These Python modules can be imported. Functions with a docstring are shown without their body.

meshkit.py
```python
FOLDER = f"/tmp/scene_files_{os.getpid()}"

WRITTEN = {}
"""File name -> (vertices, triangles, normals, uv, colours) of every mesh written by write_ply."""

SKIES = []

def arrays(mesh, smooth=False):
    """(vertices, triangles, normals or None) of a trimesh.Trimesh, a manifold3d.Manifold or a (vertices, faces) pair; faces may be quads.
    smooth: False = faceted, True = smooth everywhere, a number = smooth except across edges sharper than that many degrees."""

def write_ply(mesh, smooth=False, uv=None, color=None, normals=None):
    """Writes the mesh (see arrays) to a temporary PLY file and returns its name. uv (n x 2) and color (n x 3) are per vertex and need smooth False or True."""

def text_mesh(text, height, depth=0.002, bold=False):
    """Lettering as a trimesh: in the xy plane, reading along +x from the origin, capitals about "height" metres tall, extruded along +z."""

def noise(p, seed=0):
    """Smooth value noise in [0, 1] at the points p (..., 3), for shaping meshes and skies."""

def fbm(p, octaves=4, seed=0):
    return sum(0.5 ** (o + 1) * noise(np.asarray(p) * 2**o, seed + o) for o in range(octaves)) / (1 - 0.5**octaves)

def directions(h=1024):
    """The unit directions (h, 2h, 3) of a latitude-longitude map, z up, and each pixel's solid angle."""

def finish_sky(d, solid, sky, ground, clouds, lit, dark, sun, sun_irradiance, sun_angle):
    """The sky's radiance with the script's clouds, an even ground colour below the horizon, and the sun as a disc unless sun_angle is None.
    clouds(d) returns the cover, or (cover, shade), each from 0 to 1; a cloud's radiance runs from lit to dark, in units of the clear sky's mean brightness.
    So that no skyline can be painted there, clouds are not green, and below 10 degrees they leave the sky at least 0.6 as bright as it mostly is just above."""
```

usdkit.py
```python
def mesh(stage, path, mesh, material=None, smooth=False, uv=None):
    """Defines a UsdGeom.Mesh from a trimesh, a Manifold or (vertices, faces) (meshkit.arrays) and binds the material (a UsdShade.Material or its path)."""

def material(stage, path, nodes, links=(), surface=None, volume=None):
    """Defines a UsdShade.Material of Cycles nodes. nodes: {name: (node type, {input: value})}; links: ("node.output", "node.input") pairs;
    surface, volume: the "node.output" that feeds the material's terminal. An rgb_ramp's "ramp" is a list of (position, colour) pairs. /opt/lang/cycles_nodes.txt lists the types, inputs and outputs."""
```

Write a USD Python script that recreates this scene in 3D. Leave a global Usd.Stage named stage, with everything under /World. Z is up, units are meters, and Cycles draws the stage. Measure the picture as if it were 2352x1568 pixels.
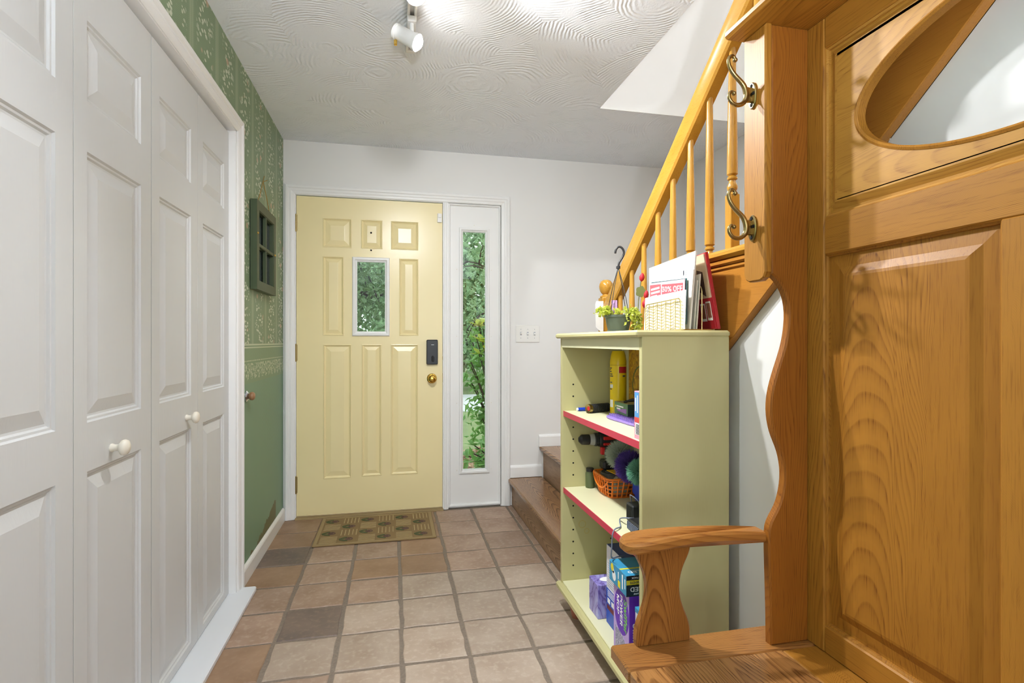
import math, random
import numpy as np, trimesh
from shapely.geometry import Polygon, box as sbox, Point
from pxr import Usd, UsdGeom, UsdLux, Sdf, Gf
import usdkit, meshkit

random.seed(7); RS = np.random.RandomState(7)
stage = Usd.Stage.CreateInMemory()
UsdGeom.SetStageUpAxis(stage, UsdGeom.Tokens.z); UsdGeom.SetStageMetersPerUnit(stage, 1.0)
UsdGeom.Xform.Define(stage, '/World'); UsdGeom.Scope.Define(stage, '/World/Looks')

# ------------------------------------------------------------------ camera, sky, sun, area lights, exposure
YAW, EYE = 0.2167, 1.1153
cam = UsdGeom.Camera.Define(stage, '/World/camera')
cs, sn = math.cos(YAW), math.sin(YAW)
cam.AddTransformOp().Set(Gf.Matrix4d(cs, -sn, 0, 0, 0, 0, 1, 0, -sn, -cs, 0, 0, 0, 0, EYE, 1))
cam.CreateHorizontalApertureAttr(36.0); cam.CreateVerticalApertureAttr(24.0)
cam.CreateFocalLengthAttr(36.0 * 1228.5 / 2352)
cam.CreateFStopAttr(0.0); cam.CreateClippingRangeAttr(Gf.Vec2f(0.02, 500))
cam.CreateExposureAttr(0.32)

dome = UsdLux.DomeLight.Define(stage, '/World/sky')
dome.CreateIntensityAttr(0.8); dome.CreateColorAttr(Gf.Vec3f(0.86, 0.94, 1.0))
sun = UsdLux.DistantLight.Define(stage, '/World/sun')
sun.CreateIntensityAttr(1.2); sun.CreateAngleAttr(2.0); sun.CreateColorAttr(Gf.Vec3f(1.0, 0.93, 0.8))
sun.AddRotateXYZOp().Set(Gf.Vec3f(38, 14, 0))          # shines from behind the house onto the garden

def rect_light(name, loc, rot, w, h, intensity, color):
    l = UsdLux.RectLight.Define(stage, '/World/' + name)
    l.AddTranslateOp().Set(Gf.Vec3d(*loc)); l.AddRotateXYZOp().Set(Gf.Vec3f(*rot))
    l.CreateWidthAttr(w); l.CreateHeightAttr(h); l.CreateIntensityAttr(intensity); l.CreateColorAttr(Gf.Vec3f(*color))
    return l
# unseen window lights behind the viewpoint, placed to brighten the hall
rect_light('back_window_daylight', (-1.85, -5.11, 1.45), (90, 0, 0), 1.4, 1.5, 6.0, (0.86, 0.94, 1.0))
rect_light('side_window_daylight', (0.65, -5.11, 1.45), (90, 0, 0), 1.4, 1.5, 6.0, (0.86, 0.94, 1.0))
LAMP_GAIN, BULB_GLOW, ADDED_FILL_LAMP, UNSEEN_STAIR_LAMP = 2700.0, 70.0, 2900.0, 170.0  # the added fill lamp and the stair lamp stand out of view

# ------------------------------------------------------------------ helpers
def srgb(*c):
    c = np.array(c, float) / 255
    return tuple(float(x) for x in np.where(c <= 0.04045, c / 12.92, ((c + 0.055) / 1.055) ** 2.4))
used = {}
def numbered(parent, name):
    k = (parent, name); n = used.get(k, 0); used[k] = n + 1
    return name if n == 0 else f'{name}_{n:03d}'
def tag(p, label=None, cat=None, group=None, kind=None):
    for k, v in (('label', label), ('category', cat), ('group', group), ('kind', kind)):
        if v: p.SetCustomDataByKey(k, v)
class Node:
    def __init__(s, path, loc): s.path, s.loc = path, np.array(loc, float)
def thing(name, label, cat, loc=(0, 0, 0), group=None, kind=None):
    path = '/World/' + numbered('/World', name)
    x = UsdGeom.Xform.Define(stage, path); x.AddTranslateOp().Set(Gf.Vec3d(*map(float, loc)))
    tag(x.GetPrim(), label, cat, group, kind)
    return Node(path, loc)
def cat(ms): return trimesh.util.concatenate([m for m in ms if m is not None])
def part(parent, name, m, mat, smooth=False, label=None, kind=None):
    if isinstance(m, list): m = cat(m)
    path = parent.path + '/' + numbered(parent.path, name)
    m = m.copy(); m.vertices = np.asarray(m.vertices) - parent.loc
    p = usdkit.mesh(stage, path, m, M[mat] if isinstance(mat, str) else mat, smooth=smooth)
    tag(p.GetPrim(), label, None, None, kind)
    return Node(path, parent.loc)
def single(name, m, mat, label, cat_, smooth=False, group=None, kind=None):
    if isinstance(m, list): m = cat(m)
    path = '/World/' + numbered('/World', name)
    p = usdkit.mesh(stage, path, m, M[mat], smooth=smooth)
    tag(p.GetPrim(), label, cat_, group, kind)
    return Node(path, (0, 0, 0))
def struct(name, m, mat, label, cat_='room', smooth=False): return single(name, m, mat, label, cat_, smooth, kind='structure')

def T(v, f): return trimesh.Trimesh(np.asarray(v, float), np.asarray(f, int), process=False)
def bx(x0, x1, y0, y1, z0, z1, c=0.0):
    x0, x1 = sorted((x0, x1)); y0, y1 = sorted((y0, y1)); z0, z1 = sorted((z0, z1))
    if c <= 0:
        m = trimesh.creation.box([x1 - x0, y1 - y0, z1 - z0]); m.apply_translation([(x0 + x1) / 2, (y0 + y1) / 2, (z0 + z1) / 2]); return m
    c = min(c, 0.49 * min(x1 - x0, y1 - y0, z1 - z0))
    pts = []
    for sx in (0, 1):
        for sy in (0, 1):
            for sz in (0, 1):
                X, Y, Z = (x0, x1)[sx], (y0, y1)[sy], (z0, z1)[sz]; dx, dy, dz = (1 - 2 * sx) * c, (1 - 2 * sy) * c, (1 - 2 * sz) * c
                pts += [(X, Y + dy, Z + dz), (X + dx, Y, Z + dz), (X + dx, Y + dy, Z)]
    return trimesh.convex.convex_hull(np.array(pts))
def rotz(m, a, at):
    m = m.copy(); m.apply_transform(trimesh.transformations.rotation_matrix(a, [0, 0, 1], at)); return m
def rot(m, a, ax, at):
    m = m.copy(); m.apply_transform(trimesh.transformations.rotation_matrix(a, ax, at)); return m
def shift(m, d): m = m.copy(); m.apply_translation(d); return m
def frame(o, U, V):
    U, V = np.array(U, float), np.array(V, float); U /= np.linalg.norm(U); V /= np.linalg.norm(V); N = np.cross(U, V)
    A = np.eye(4); A[:3, 0], A[:3, 1], A[:3, 2], A[:3, 3] = U, V, N, o; return A
def put(m, A): m = m.copy(); m.apply_transform(A); return m
F_LEFT = frame((0, 0, 0), (0, 1, 0), (0, 0, 1))      # u=Y v=Z n=+X
F_FRONT = frame((0, 0, 0), (1, 0, 0), (0, 0, 1))     # u=X v=Z n=-Y
F_RIGHT = frame((0, 0, 0), (0, -1, 0), (0, 0, 1))    # u=-Y v=Z n=-X
F_UP = np.eye(4)
def at(F, n0):                                         # the frame moved so that n=0 lies at coordinate n0 along its normal
    A = F.copy(); A[:3, 3] = A[:3, 2] * n0; return A
def ring_inset(P, c):
    P = np.asarray(P, float); a = P - np.roll(P, 1, 0); b = np.roll(P, -1, 0) - P
    a /= np.linalg.norm(a, axis=1, keepdims=True) + 1e-12; b /= np.linalg.norm(b, axis=1, keepdims=True) + 1e-12
    na, nb = np.c_[-a[:, 1], a[:, 0]], np.c_[-b[:, 1], b[:, 0]]
    m = na + nb; m /= np.maximum(1 + (na * nb).sum(1, keepdims=True), 0.3)
    return P + m * c
def cap(rings):
    pg = Polygon(rings[0], rings[1:])
    v, f = trimesh.creation.triangulate_polygon(pg, engine='earcut'); v = np.asarray(v); f = np.asarray(f)
    t = v[f]; cr = (t[:, 1, 0] - t[:, 0, 0]) * (t[:, 2, 1] - t[:, 0, 1]) - (t[:, 1, 1] - t[:, 0, 1]) * (t[:, 2, 0] - t[:, 0, 0])
    f = np.where((cr < 0)[:, None], f[:, ::-1], f); return v, f
def prism(outer, n0, n1, c=0.0, holes=()):
    """outline (u, v) extruded from n0 to n1 with chamfers c; the holes are chamfered too"""
    def ccw(P, want): 
        P = np.asarray(P, float); s = np.sum(P[:, 0] * np.roll(P[:, 1], -1) - np.roll(P[:, 0], -1) * P[:, 1]); return P if (s > 0) == want else P[::-1]
    rings = [ccw(outer, True)] + [ccw(h, False) for h in holes]
    ms = []; lev = [(c, n0), (0, n0 + c), (0, n1 - c), (c, n1)] if c > 0 else [(0, n0), (0, n1)]
    for R in rings:
        k = len(R); V = np.vstack([np.c_[ring_inset(R, ci) if ci else R, np.full(k, z)] for ci, z in lev]); Fc = []
        for j in range(len(lev) - 1):
            for i in range(k):
                a, b = j * k + i, j * k + (i + 1) % k; Fc += [(a, b, b + k), (a, b + k, a + k)]
        ms.append(T(V, Fc))
    ins = [ring_inset(R, c) if c else R for R in rings]; v, f = cap(ins)
    ms.append(T(np.c_[v, np.full(len(v), n1)], f)); ms.append(T(np.c_[v, np.full(len(v), n0)], f[:, ::-1]))
    return cat(ms)
def rect(u0, u1, v0, v1): return [(u0, v0), (u1, v0), (u1, v1), (u0, v1)]
def rrect(u0, u1, v0, v1, r, k=5):
    P = []
    for (cu, cv, a0) in ((u1 - r, v0 + r, -90), (u1 - r, v1 - r, 0), (u0 + r, v1 - r, 90), (u0 + r, v0 + r, 180)):
        for i in range(k + 1):
            a = math.radians(a0 + 90 * i / k); P.append((cu + r * math.cos(a), cv + r * math.sin(a)))
    return P
def raised(u0, u1, v0, v1, levels):
    """nested rectangles: levels (inset, height); the last one is closed"""
    V, Fc = [], []
    for i, (a, n) in enumerate(levels):
        V += [(u0 + a, v0 + a, n), (u1 - a, v0 + a, n), (u1 - a, v1 - a, n), (u0 + a, v1 - a, n)]
        if i:
            for k in range(4):
                p, q = 4 * (i - 1) + k, 4 * (i - 1) + (k + 1) % 4; Fc += [(p, q, q + 4), (p, q + 4, p + 4)]
    b = 4 * (len(levels) - 1); Fc += [(b, b + 1, b + 2), (b, b + 2, b + 3)]
    return T(V, Fc)
def mitred(path, prof, closed=False):
    """a moulding: prof (offset to the left of the path, height n) carried along path (u, v) with mitred corners"""
    P = np.array(path, float); n = len(P); seg = []
    for i in range(n if closed else n - 1):
        d = P[(i + 1) % n] - P[i]; d /= np.linalg.norm(d); seg.append((-d[1], d[0]))
    seg = np.array(seg); V = []; k = len(prof)
    for i in range(n):
        if closed: a, b = seg[i - 1], seg[i]
        else: a, b = seg[max(i - 1, 0)], seg[min(i, n - 2)]
        m = (a + b) / (1 + a @ b)
        V += [(*(P[i] + m * o), h) for o, h in prof]
    Fc = []
    for i in range(n if closed else n - 1):
        for j in range(k):
            a, b, c_, d = i * k + j, i * k + (j + 1) % k, ((i + 1) % n) * k + (j + 1) % k, ((i + 1) % n) * k + j
            Fc += [(a, b, c_), (a, c_, d)]
    if not closed:
        v, f = cap([np.array(prof)]); v = v[:, :2]
        idx = [int(np.argmin(((np.array(prof) - q) ** 2).sum(1))) for q in v]
        for t in f: Fc.append([idx[q] for q in t]); Fc.append([(n - 1) * k + idx[q] for q in t[::-1]])
    return T(V, Fc)
def tube(P, r, k=10, closed=False, caps=True):
    P = np.array(P, float); n = len(P); r = np.broadcast_to(np.array(r, float), (n,))
    t = np.gradient(P, axis=0)
    if closed: t = np.roll(P, -1, 0) - np.roll(P, 1, 0)
    t /= np.linalg.norm(t, axis=1, keepdims=True) + 1e-12
    u = np.cross(t[0], [0, 0, 1.0]); u = np.cross(t[0], [0, 1.0, 0]) if np.linalg.norm(u) < 1e-3 else u; u /= np.linalg.norm(u)
    V = []; th = np.arange(k) * 2 * np.pi / k
    for i in range(n):
        u = u - t[i] * (u @ t[i]); u /= np.linalg.norm(u) + 1e-12; w = np.cross(t[i], u)
        V += [P[i] + r[i] * (math.cos(a) * u + math.sin(a) * w) for a in th]
    Fc = []
    for i in range(n if closed else n - 1):
        for j in range(k):
            a, b, c_, d = i * k + j, i * k + (j + 1) % k, ((i + 1) % n) * k + (j + 1) % k, ((i + 1) % n) * k + j
            Fc += [(a, b, c_), (a, c_, d)]
    if caps and not closed:
        V += [P[0], P[-1]]; e = n * k
        for j in range(k): Fc += [(e, (j + 1) % k, j), (e + 1, (n - 1) * k + j, (n - 1) * k + (j + 1) % k)]
    return T(V, Fc)
def spline(P, n=40, closed=False):
    from scipy.interpolate import CubicSpline
    P = np.array(P, float)
    if closed: P = np.vstack([P, P[:1]])
    d = np.r_[0, np.cumsum(np.linalg.norm(np.diff(P, axis=0), axis=1) + 1e-9)]
    s = CubicSpline(d, P, bc_type='periodic' if closed else 'natural')
    q = s(np.linspace(0, d[-1], n + (1 if closed else 0))); return q[:-1] if closed else q
def lathe(prof, k=24, o=(0, 0, 0), axis=(0, 0, 1)):
    """prof (r, h) turned about axis through o; ends at r=0 are closed, open ends are capped"""
    prof = list(prof)
    if prof[0][0] > 1e-6: prof = [(0, prof[0][1])] + prof
    if prof[-1][0] > 1e-6: prof = prof + [(0, prof[-1][1])]
    V, Fc, n = [], [], len(prof); th = np.arange(k) * 2 * np.pi / k
    for r, h in prof: V += [(max(r, 1e-6) * math.cos(a), max(r, 1e-6) * math.sin(a), h) for a in th]
    for i in range(n - 1):
        for j in range(k):
            a, b, c_, d = i * k + j, i * k + (j + 1) % k, (i + 1) * k + (j + 1) % k, (i + 1) * k + j
            Fc += [(a, b, c_), (a, c_, d)]
    m = T(V, Fc); A = trimesh.geometry.align_vectors([0, 0, 1], np.array(axis, float)); A = np.array(A); A[:3, 3] = o
    m.apply_transform(A); return m
def cyl(p0, p1, r, k=20, c=0.0):
    p0, p1 = np.array(p0, float), np.array(p1, float); L = np.linalg.norm(p1 - p0)
    pr = [(r - c, 0), (r, c), (r, L - c), (r - c, L)] if c else [(r, 0), (r, L)]
    return lathe(pr, k, p0, (p1 - p0) / L)
def text(s, h, A, depth=0.0006, bold=False):
    m = meshkit.text_mesh(s, h, depth, bold); return put(m, A)
def text_mid(s, h, o, U, V, depth=0.0006, bold=False, sx=1.0):
    m = meshkit.text_mesh(s, h, depth, bold); b = m.bounds; m.apply_translation([-(b[0][0] + b[1][0]) / 2, -(b[0][1] + b[1][1]) / 2, 0]); m.apply_scale([sx, 1, 1])
    return put(m, frame(o, U, V))

# ------------------------------------------------------------------ materials
M = {}
def mat(name, nodes, links, surface='p.BSDF'):
    M[name] = usdkit.material(stage, '/World/Looks/' + name, nodes, links, surface=surface); return M[name]
def plain(name, col, rough=0.5, metal=0.0, spec=0.5, **kw):
    return mat(name, {'p': ('principled_bsdf', dict(base_color=col, roughness=rough, metallic=metal, specular_ior_level=spec, **kw))}, [])
def paint(name, col, rough=0.45, bump=0.15, scale=60, var=0.06, stretch=(1, 1, 1)):
    if bump < 0.1: return plain(name, col, rough)
    c2 = tuple(x * (1 - var) for x in col)
    return mat(name, {'g': ('geometry', {}), 'mp': ('mapping', {'scale': stretch}), 'n': ('noise_texture', {'scale': scale, 'detail': 4.0}), 'n2': ('noise_texture', {'scale': 2.3, 'detail': 3.0}),
        'mx': ('mix_color', {'a': col, 'b': c2}), 'b': ('bump', {'strength': bump, 'distance': 0.002}), 'p': ('principled_bsdf', {'roughness': rough})},
        [('g.position', 'mp.vector'), ('mp.vector', 'n.vector'), ('g.position', 'n2.vector'), ('n2.fac', 'mx.fac'), ('mx.result', 'p.base_color'), ('n.fac', 'b.height'), ('b.normal', 'p.normal')])
def oak(name, axis, light, dark, rough=0.35, board=0.0, A=60.0, C=0.0, B=1.0, K=9.0, pores=0.55, coat=0.0, off=(0.03, 0.02, 0.0), ring_w=0.30, spec=0.28):
    """sawn oak: nested parabolas (cathedral figure) plus short dark pores along the grain; board: width of glued-up boards"""
    a = 'xyz'.index(axis[0]); w = 'xyz'.index(axis[1]); t = 3 - a - w          # grain, width, thickness
    N = {'g': ('geometry', {}), 'oi': ('object_info', {}), 'sep': ('separate_xyz', {})}
    Lk = [('g.position', 'sep.vector')]
    ch = 'xyz'
    def m(n, op, v1=None, v2=None, **kw):
        d = {'math_type': op}; d.update(kw)
        for key, v in (('value1', v1), ('value2', v2)):
            if isinstance(v, (int, float)): d[key] = float(v)
            elif v: Lk.append((v, f'{n}.{key}'))
        N[n] = ('math', d); return n + '.value'
    rnd = m('rnd', 'multiply', 'oi.random', 3.7)
    u = m('u0', 'add', 'sep.' + ch[w], off[0]); w_ = 'sep.' + ch[a]
    u = m('u1', 'add', u, m('r2', 'multiply', 'oi.random', 0.05))
    if board > 0:
        q = m('q', 'divide', u, board); fl = m('fl', 'floor', q); fr = m('fr', 'subtract', m('frc', 'fraction', q), 0.5); u = m('ub', 'multiply', fr, board)
        N['wn'] = ('white_noise_texture', {'dimensions': '1D'}); Lk.append((fl, 'wn.w')); rnd = m('rnd2', 'add', rnd, m('wnm', 'multiply', 'wn.value', 5.0)); u = m('uc', 'add', u, m('wc', 'multiply', m('wc0', 'subtract', 'wn.value', 0.5), board * 1.3))
    w2 = m('w2', 'add', w_, rnd)
    tt = m('tt', 'add', 'sep.' + ch[t], rnd)
    # slow wander of the grain
    N['cx'] = ('combine_xyz', {}); Lk += [(m('us', 'multiply', u, 7.0), 'cx.x'), (m('ws', 'multiply', w2, 1.6), 'cx.y'), (m('ts', 'multiply', tt, 5.0), 'cx.z')]
    N['n1'] = ('noise_texture', {'scale': 1.0, 'detail': 2.0, 'roughness': 0.45}); Lk.append(('cx.vector', 'n1.vector'))
    uw = m('uw', 'add', u, m('nn', 'multiply', m('nc', 'subtract', 'n1.fac', 0.5), 0.13))
    uu = m('uu', 'multiply', uw, uw); par = m('par', 'add', m('par2', 'multiply', uu, A), m('par4', 'multiply', m('uq', 'multiply', uu, uu), C))
    f = m('f', 'add', m('fa', 'add', par, m('wb', 'multiply', w2, B)), m('tb', 'multiply', tt, 2.5))
    ring = m('ring', 'fraction', m('fk', 'multiply', f, K))
    N['rr'] = ('rgb_ramp', {'ramp': [(0, (.1, .1, .1)), (0.3, (0, 0, 0)), (0.7, (0.5, .5, .5)), (0.88, (1, 1, 1)), (0.95, (.7, .7, .7)), (1, (0.1, .1, .1))]}); Lk.append((ring, 'rr.fac'))
    # pores
    N['cp'] = ('combine_xyz', {}); Lk += [(m('ps', 'multiply', u, 420.0), 'cp.x'), (m('pw', 'multiply', w2, 16.0), 'cp.y'), (m('pt', 'multiply', tt, 420.0), 'cp.z')]
    N['n2'] = ('noise_texture', {'scale': 1.0, 'detail': 2.0}); Lk.append(('cp.vector', 'n2.vector'))
    N['pr'] = ('rgb_ramp', {'ramp': [(0, (0, 0, 0)), (0.52, (0, 0, 0)), (0.72, (1, 1, 1)), (1, (1, 1, 1))]}); Lk.append(('n2.fac', 'pr.fac'))
    pf = m('pf', 'multiply', 'pr.color', m('pg', 'multiply_add', 'rr.color', 0.75, value3=0.25)); pf = m('pf2', 'multiply', pf, pores)
    N['n3'] = ('noise_texture', {'scale': 3.0, 'detail': 2.0}); Lk.append(('cx.vector', 'n3.vector'))
    fac = m('fac', 'add', m('rk', 'multiply', 'rr.color', ring_w), m('n3m', 'multiply', 'n3.fac', 0.40)); fac = m('fac2', 'add', fac, pf, use_clamp=True)
    N['mx'] = ('mix_color', {'a': light, 'b': dark}); Lk.append((fac, 'mx.fac'))
    N['p'] = ('principled_bsdf', {'roughness': rough, 'specular_ior_level': spec, 'coat_weight': coat, 'coat_roughness': 0.15})
    Lk += [('mx.result', 'p.base_color')]
    return mat(name, N, Lk)

WHITE = srgb(238, 238, 235)
paint('wall_white', srgb(232, 231, 228), 0.6, 0.06, 220, 0.02)
paint('stair_wall_paint', srgb(226, 226, 224), 0.55, 0.06, 220, 0.02)
paint('trim_white', srgb(238, 238, 236), 0.35, 0.05, 40, 0.02)
paint('sill_white', srgb(232, 236, 240), 0.4, 0.1, 30, 0.05)
mat('closet_white', {'g': ('geometry', {}), 'mp': ('mapping', {'scale': (30, 30, 2.6)}), 'n0': ('noise_texture', {'scale': 2.2, 'detail': 2.0}), 'w': ('noise_texture', {'scale': 4.0, 'detail': 5.0, 'roughness': 0.6, 'distortion': 0.6}),
    'b': ('bump', {'strength': 0.30, 'distance': 0.0015}), 'p': ('principled_bsdf', {'base_color': srgb(214, 216, 216), 'roughness': 0.42})},
    [('g.position', 'mp.vector'), ('mp.vector', 'w.vector'), ('w.fac', 'b.height'), ('b.normal', 'p.normal')])
paint('yellow_paint', srgb(246, 230, 176), 0.28, 0.12, 45, 0.05)
# swirled plaster: rings round the points of a cell pattern
mat('ceiling_swirl', {'g': ('geometry', {}), 'nz': ('noise_texture', {'scale': 4.0, 'detail': 3.0}), 'sc': ('vector_math', {'math_type': 'scale', 'scale': 0.10}), 'ad': ('vector_math', {'math_type': 'add'}),
    'v': ('voronoi_texture', {'scale': 3.3, 'randomness': 1.0}), 'cs': ('vector_math', {'math_type': 'subtract', 'vector2': (0.5, 0.5, 0.5)}), 'cm': ('vector_math', {'math_type': 'scale', 'scale': 0.5}), 'ct': ('vector_math', {'math_type': 'add'}), 'ds': ('vector_math', {'math_type': 'distance'}),
    'k': ('math', {'math_type': 'multiply', 'value2': 440.0}), 'nl': ('noise_texture', {'scale': 30.0, 'detail': 2.0}), 'nk': ('math', {'math_type': 'multiply_add', 'value2': 5.0}), 's': ('math', {'math_type': 'sine'}),
    'nm': ('noise_texture', {'scale': 8.0, 'detail': 3.0}), 'mr': ('map_range', {'from_min': 0.40, 'from_max': 0.60, 'clamp': True}), 'mu': ('math', {'math_type': 'multiply'}), 'fn': ('noise_texture', {'scale': 160.0, 'detail': 3.0}), 'ma': ('math', {'math_type': 'multiply_add', 'value2': 0.7}),
    'b': ('bump', {'strength': 0.5, 'distance': 0.0024}), 'p': ('principled_bsdf', {'base_color': srgb(240, 244, 250), 'roughness': 0.7})},
    [('g.position', 'nz.vector'), ('nz.color', 'sc.vector1'), ('g.position', 'ad.vector1'), ('sc.vector', 'ad.vector2'), ('ad.vector', 'v.vector'), ('v.color', 'cs.vector1'), ('cs.vector', 'cm.vector1'), ('v.position', 'ct.vector1'), ('cm.vector', 'ct.vector2'), ('ct.vector', 'ds.vector1'), ('g.position', 'ds.vector2'),
     ('ds.value', 'k.value1'), ('g.position', 'nl.vector'), ('nl.fac', 'nk.value1'), ('k.value', 'nk.value3'), ('nk.value', 's.value1'),
     ('g.position', 'nm.vector'), ('nm.fac', 'mr.value'), ('s.value', 'mu.value1'), ('mr.result', 'mu.value2'), ('g.position', 'fn.vector'), ('fn.fac', 'ma.value1'), ('mu.value', 'ma.value3'), ('ma.value', 'b.height'), ('b.normal', 'p.normal')])

def wallpaper():
    N = {'g': ('geometry', {}), 'sep': ('separate_xyz', {})}; Lk = [('g.position', 'sep.vector')]
    def m(n, op, v1=None, v2=None, **kw):
        d = {'math_type': op}; d.update(kw)
        for key, v in (('value1', v1), ('value2', v2)):
            if isinstance(v, (int, float)): d[key] = float(v)
            elif v: Lk.append((v, f'{n}.{key}'))
        N[n] = ('math', d); return n + '.value'
    def ramp(n, src, stops): N[n] = ('rgb_ramp', {'ramp': [(p, (v, v, v)) for p, v in stops]}); Lk.append((src, n + '.fac')); return n + '.color'
    def mix(n, a, b, fac):
        d = {}
        if isinstance(a, tuple): d['a'] = a
        else: Lk.append((a, n + '.a'))
        if isinstance(b, tuple): d['b'] = b
        else: Lk.append((b, n + '.b'))
        N[n] = ('mix_color', d); Lk.append((fac, n + '.fac')); return n + '.result'
    y, z = 'sep.y', 'sep.z'
    fy = m('fy', 'fraction', m('yd', 'divide', y, 0.27))
    line = ramp('line', fy, [(0, 0), (0.45, 0), (0.465, 1), (0.48, 0), (0.505, 0), (0.52, 1), (0.535, 0), (1, 0)])
    band = ramp('band', fy, [(0, .12), (0.4, .12), (0.43, .55), (0.57, .55), (0.6, .12), (1, .12)])
    colm = ramp('colm', fy, [(0, 1), (0.22, 0.9), (0.36, 0.0), (0.64, 0.0), (0.78, 0.9), (1, 1)])
    N['cx'] = ('combine_xyz', {}); Lk += [(m('ys', 'multiply', y, 34), 'cx.x'), (m('zs', 'multiply', z, 62), 'cx.y')]
    N['v1'] = ('voronoi_texture', {'scale': 1.0}); Lk.append(('cx.vector', 'v1.vector'))
    N['nl'] = ('noise_texture', {'scale': 11.0, 'detail': 2.0}); Lk.append(('g.position', 'nl.vector'))
    leaf = m('leaf', 'multiply', ramp('lf', 'v1.distance', [(0, 1), (0.34, 1), (0.42, 0), (1, 0)]), m('lm', 'multiply', colm, ramp('nlr', 'nl.fac', [(0, 0), (0.42, 0), (0.50, 1), (1, 1)])))
    N['cx2'] = ('combine_xyz', {}); Lk += [(m('ys2', 'multiply', y, 16), 'cx2.x'), (m('zs2', 'multiply', z, 20), 'cx2.y')]
    N['v2'] = ('voronoi_texture', {'scale': 1.0}); Lk.append(('cx2.vector', 'v2.vector')); 
    N['sv2'] = ('separate_color', {}); Lk.append(('v2.color', 'sv2.color'))
    rose = m('rose', 'multiply', ramp('rf', 'v2.distance', [(0, 1), (0.26, .9), (0.32, 0), (1, 0)]), m('rs', 'multiply', colm, m('rsel', 'greater_than', 'sv2.r', 0.72)))
    up = mix('c1', srgb(122, 144, 108), srgb(158, 174, 142), band)
    up = mix('c2', up, srgb(190, 196, 160), m('ln', 'multiply', line, 0.5))
    up = mix('c3', up, srgb(208, 214, 192), m('lf2', 'multiply', leaf, 1.0))
    up = mix('c4', up, srgb(210, 172, 144), m('rs2', 'multiply', rose, 0.75))
    # border
    fb = m('fb', 'fraction', m('ydb', 'divide', y, 0.075)); arc = m('arc', 'absolute', m('arc0', 'subtract', fb, 0.5))
    zz = m('zz', 'subtract', z, 0.93); lim = m('lim', 'multiply', m('a2', 'multiply', arc, arc), 0.12)
    scal = m('scal', 'greater_than', zz, lim); topb = m('topb', 'less_than', z, 1.01)
    N['n5'] = ('noise_texture', {'scale': 75.0, 'detail': 2.0}); Lk.append(('g.position', 'n5.vector'))
    lace = m('lace', 'multiply', m('sc2', 'multiply', scal, topb), ramp('n5r', 'n5.fac', [(0, 0), (0.5, 0), (0.56, 1), (1, 1)]))
    l1 = m('l1', 'compare', z, 1.100, value3=0.004); l2 = m('l2', 'compare', z, 1.086, value3=0.003); l3 = m('l3', 'compare', z, 1.022, value3=0.003)
    lines = m('lines', 'maximum', m('lx', 'maximum', l1, l2), m('l3m', 'multiply', l3, m('dot', 'greater_than', m('dotf', 'fraction', m('dotd', 'divide', y, 0.02)), 0.45)))
    bord = mix('b1', srgb(130, 154, 118), srgb(212, 218, 190), m('bl', 'multiply', m('blm', 'maximum', lace, lines), 0.75))
    # plain dado
    N['n6'] = ('noise_texture', {'scale': 4.0}); Lk.append(('g.position', 'n6.vector'))
    low = mix('d1', srgb(118, 150, 120), srgb(126, 158, 128), 'n6.fac')
    N['n7'] = ('noise_texture', {'scale': 9.0, 'detail': 5.0}); Lk.append(('g.position', 'n7.vector'))
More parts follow.
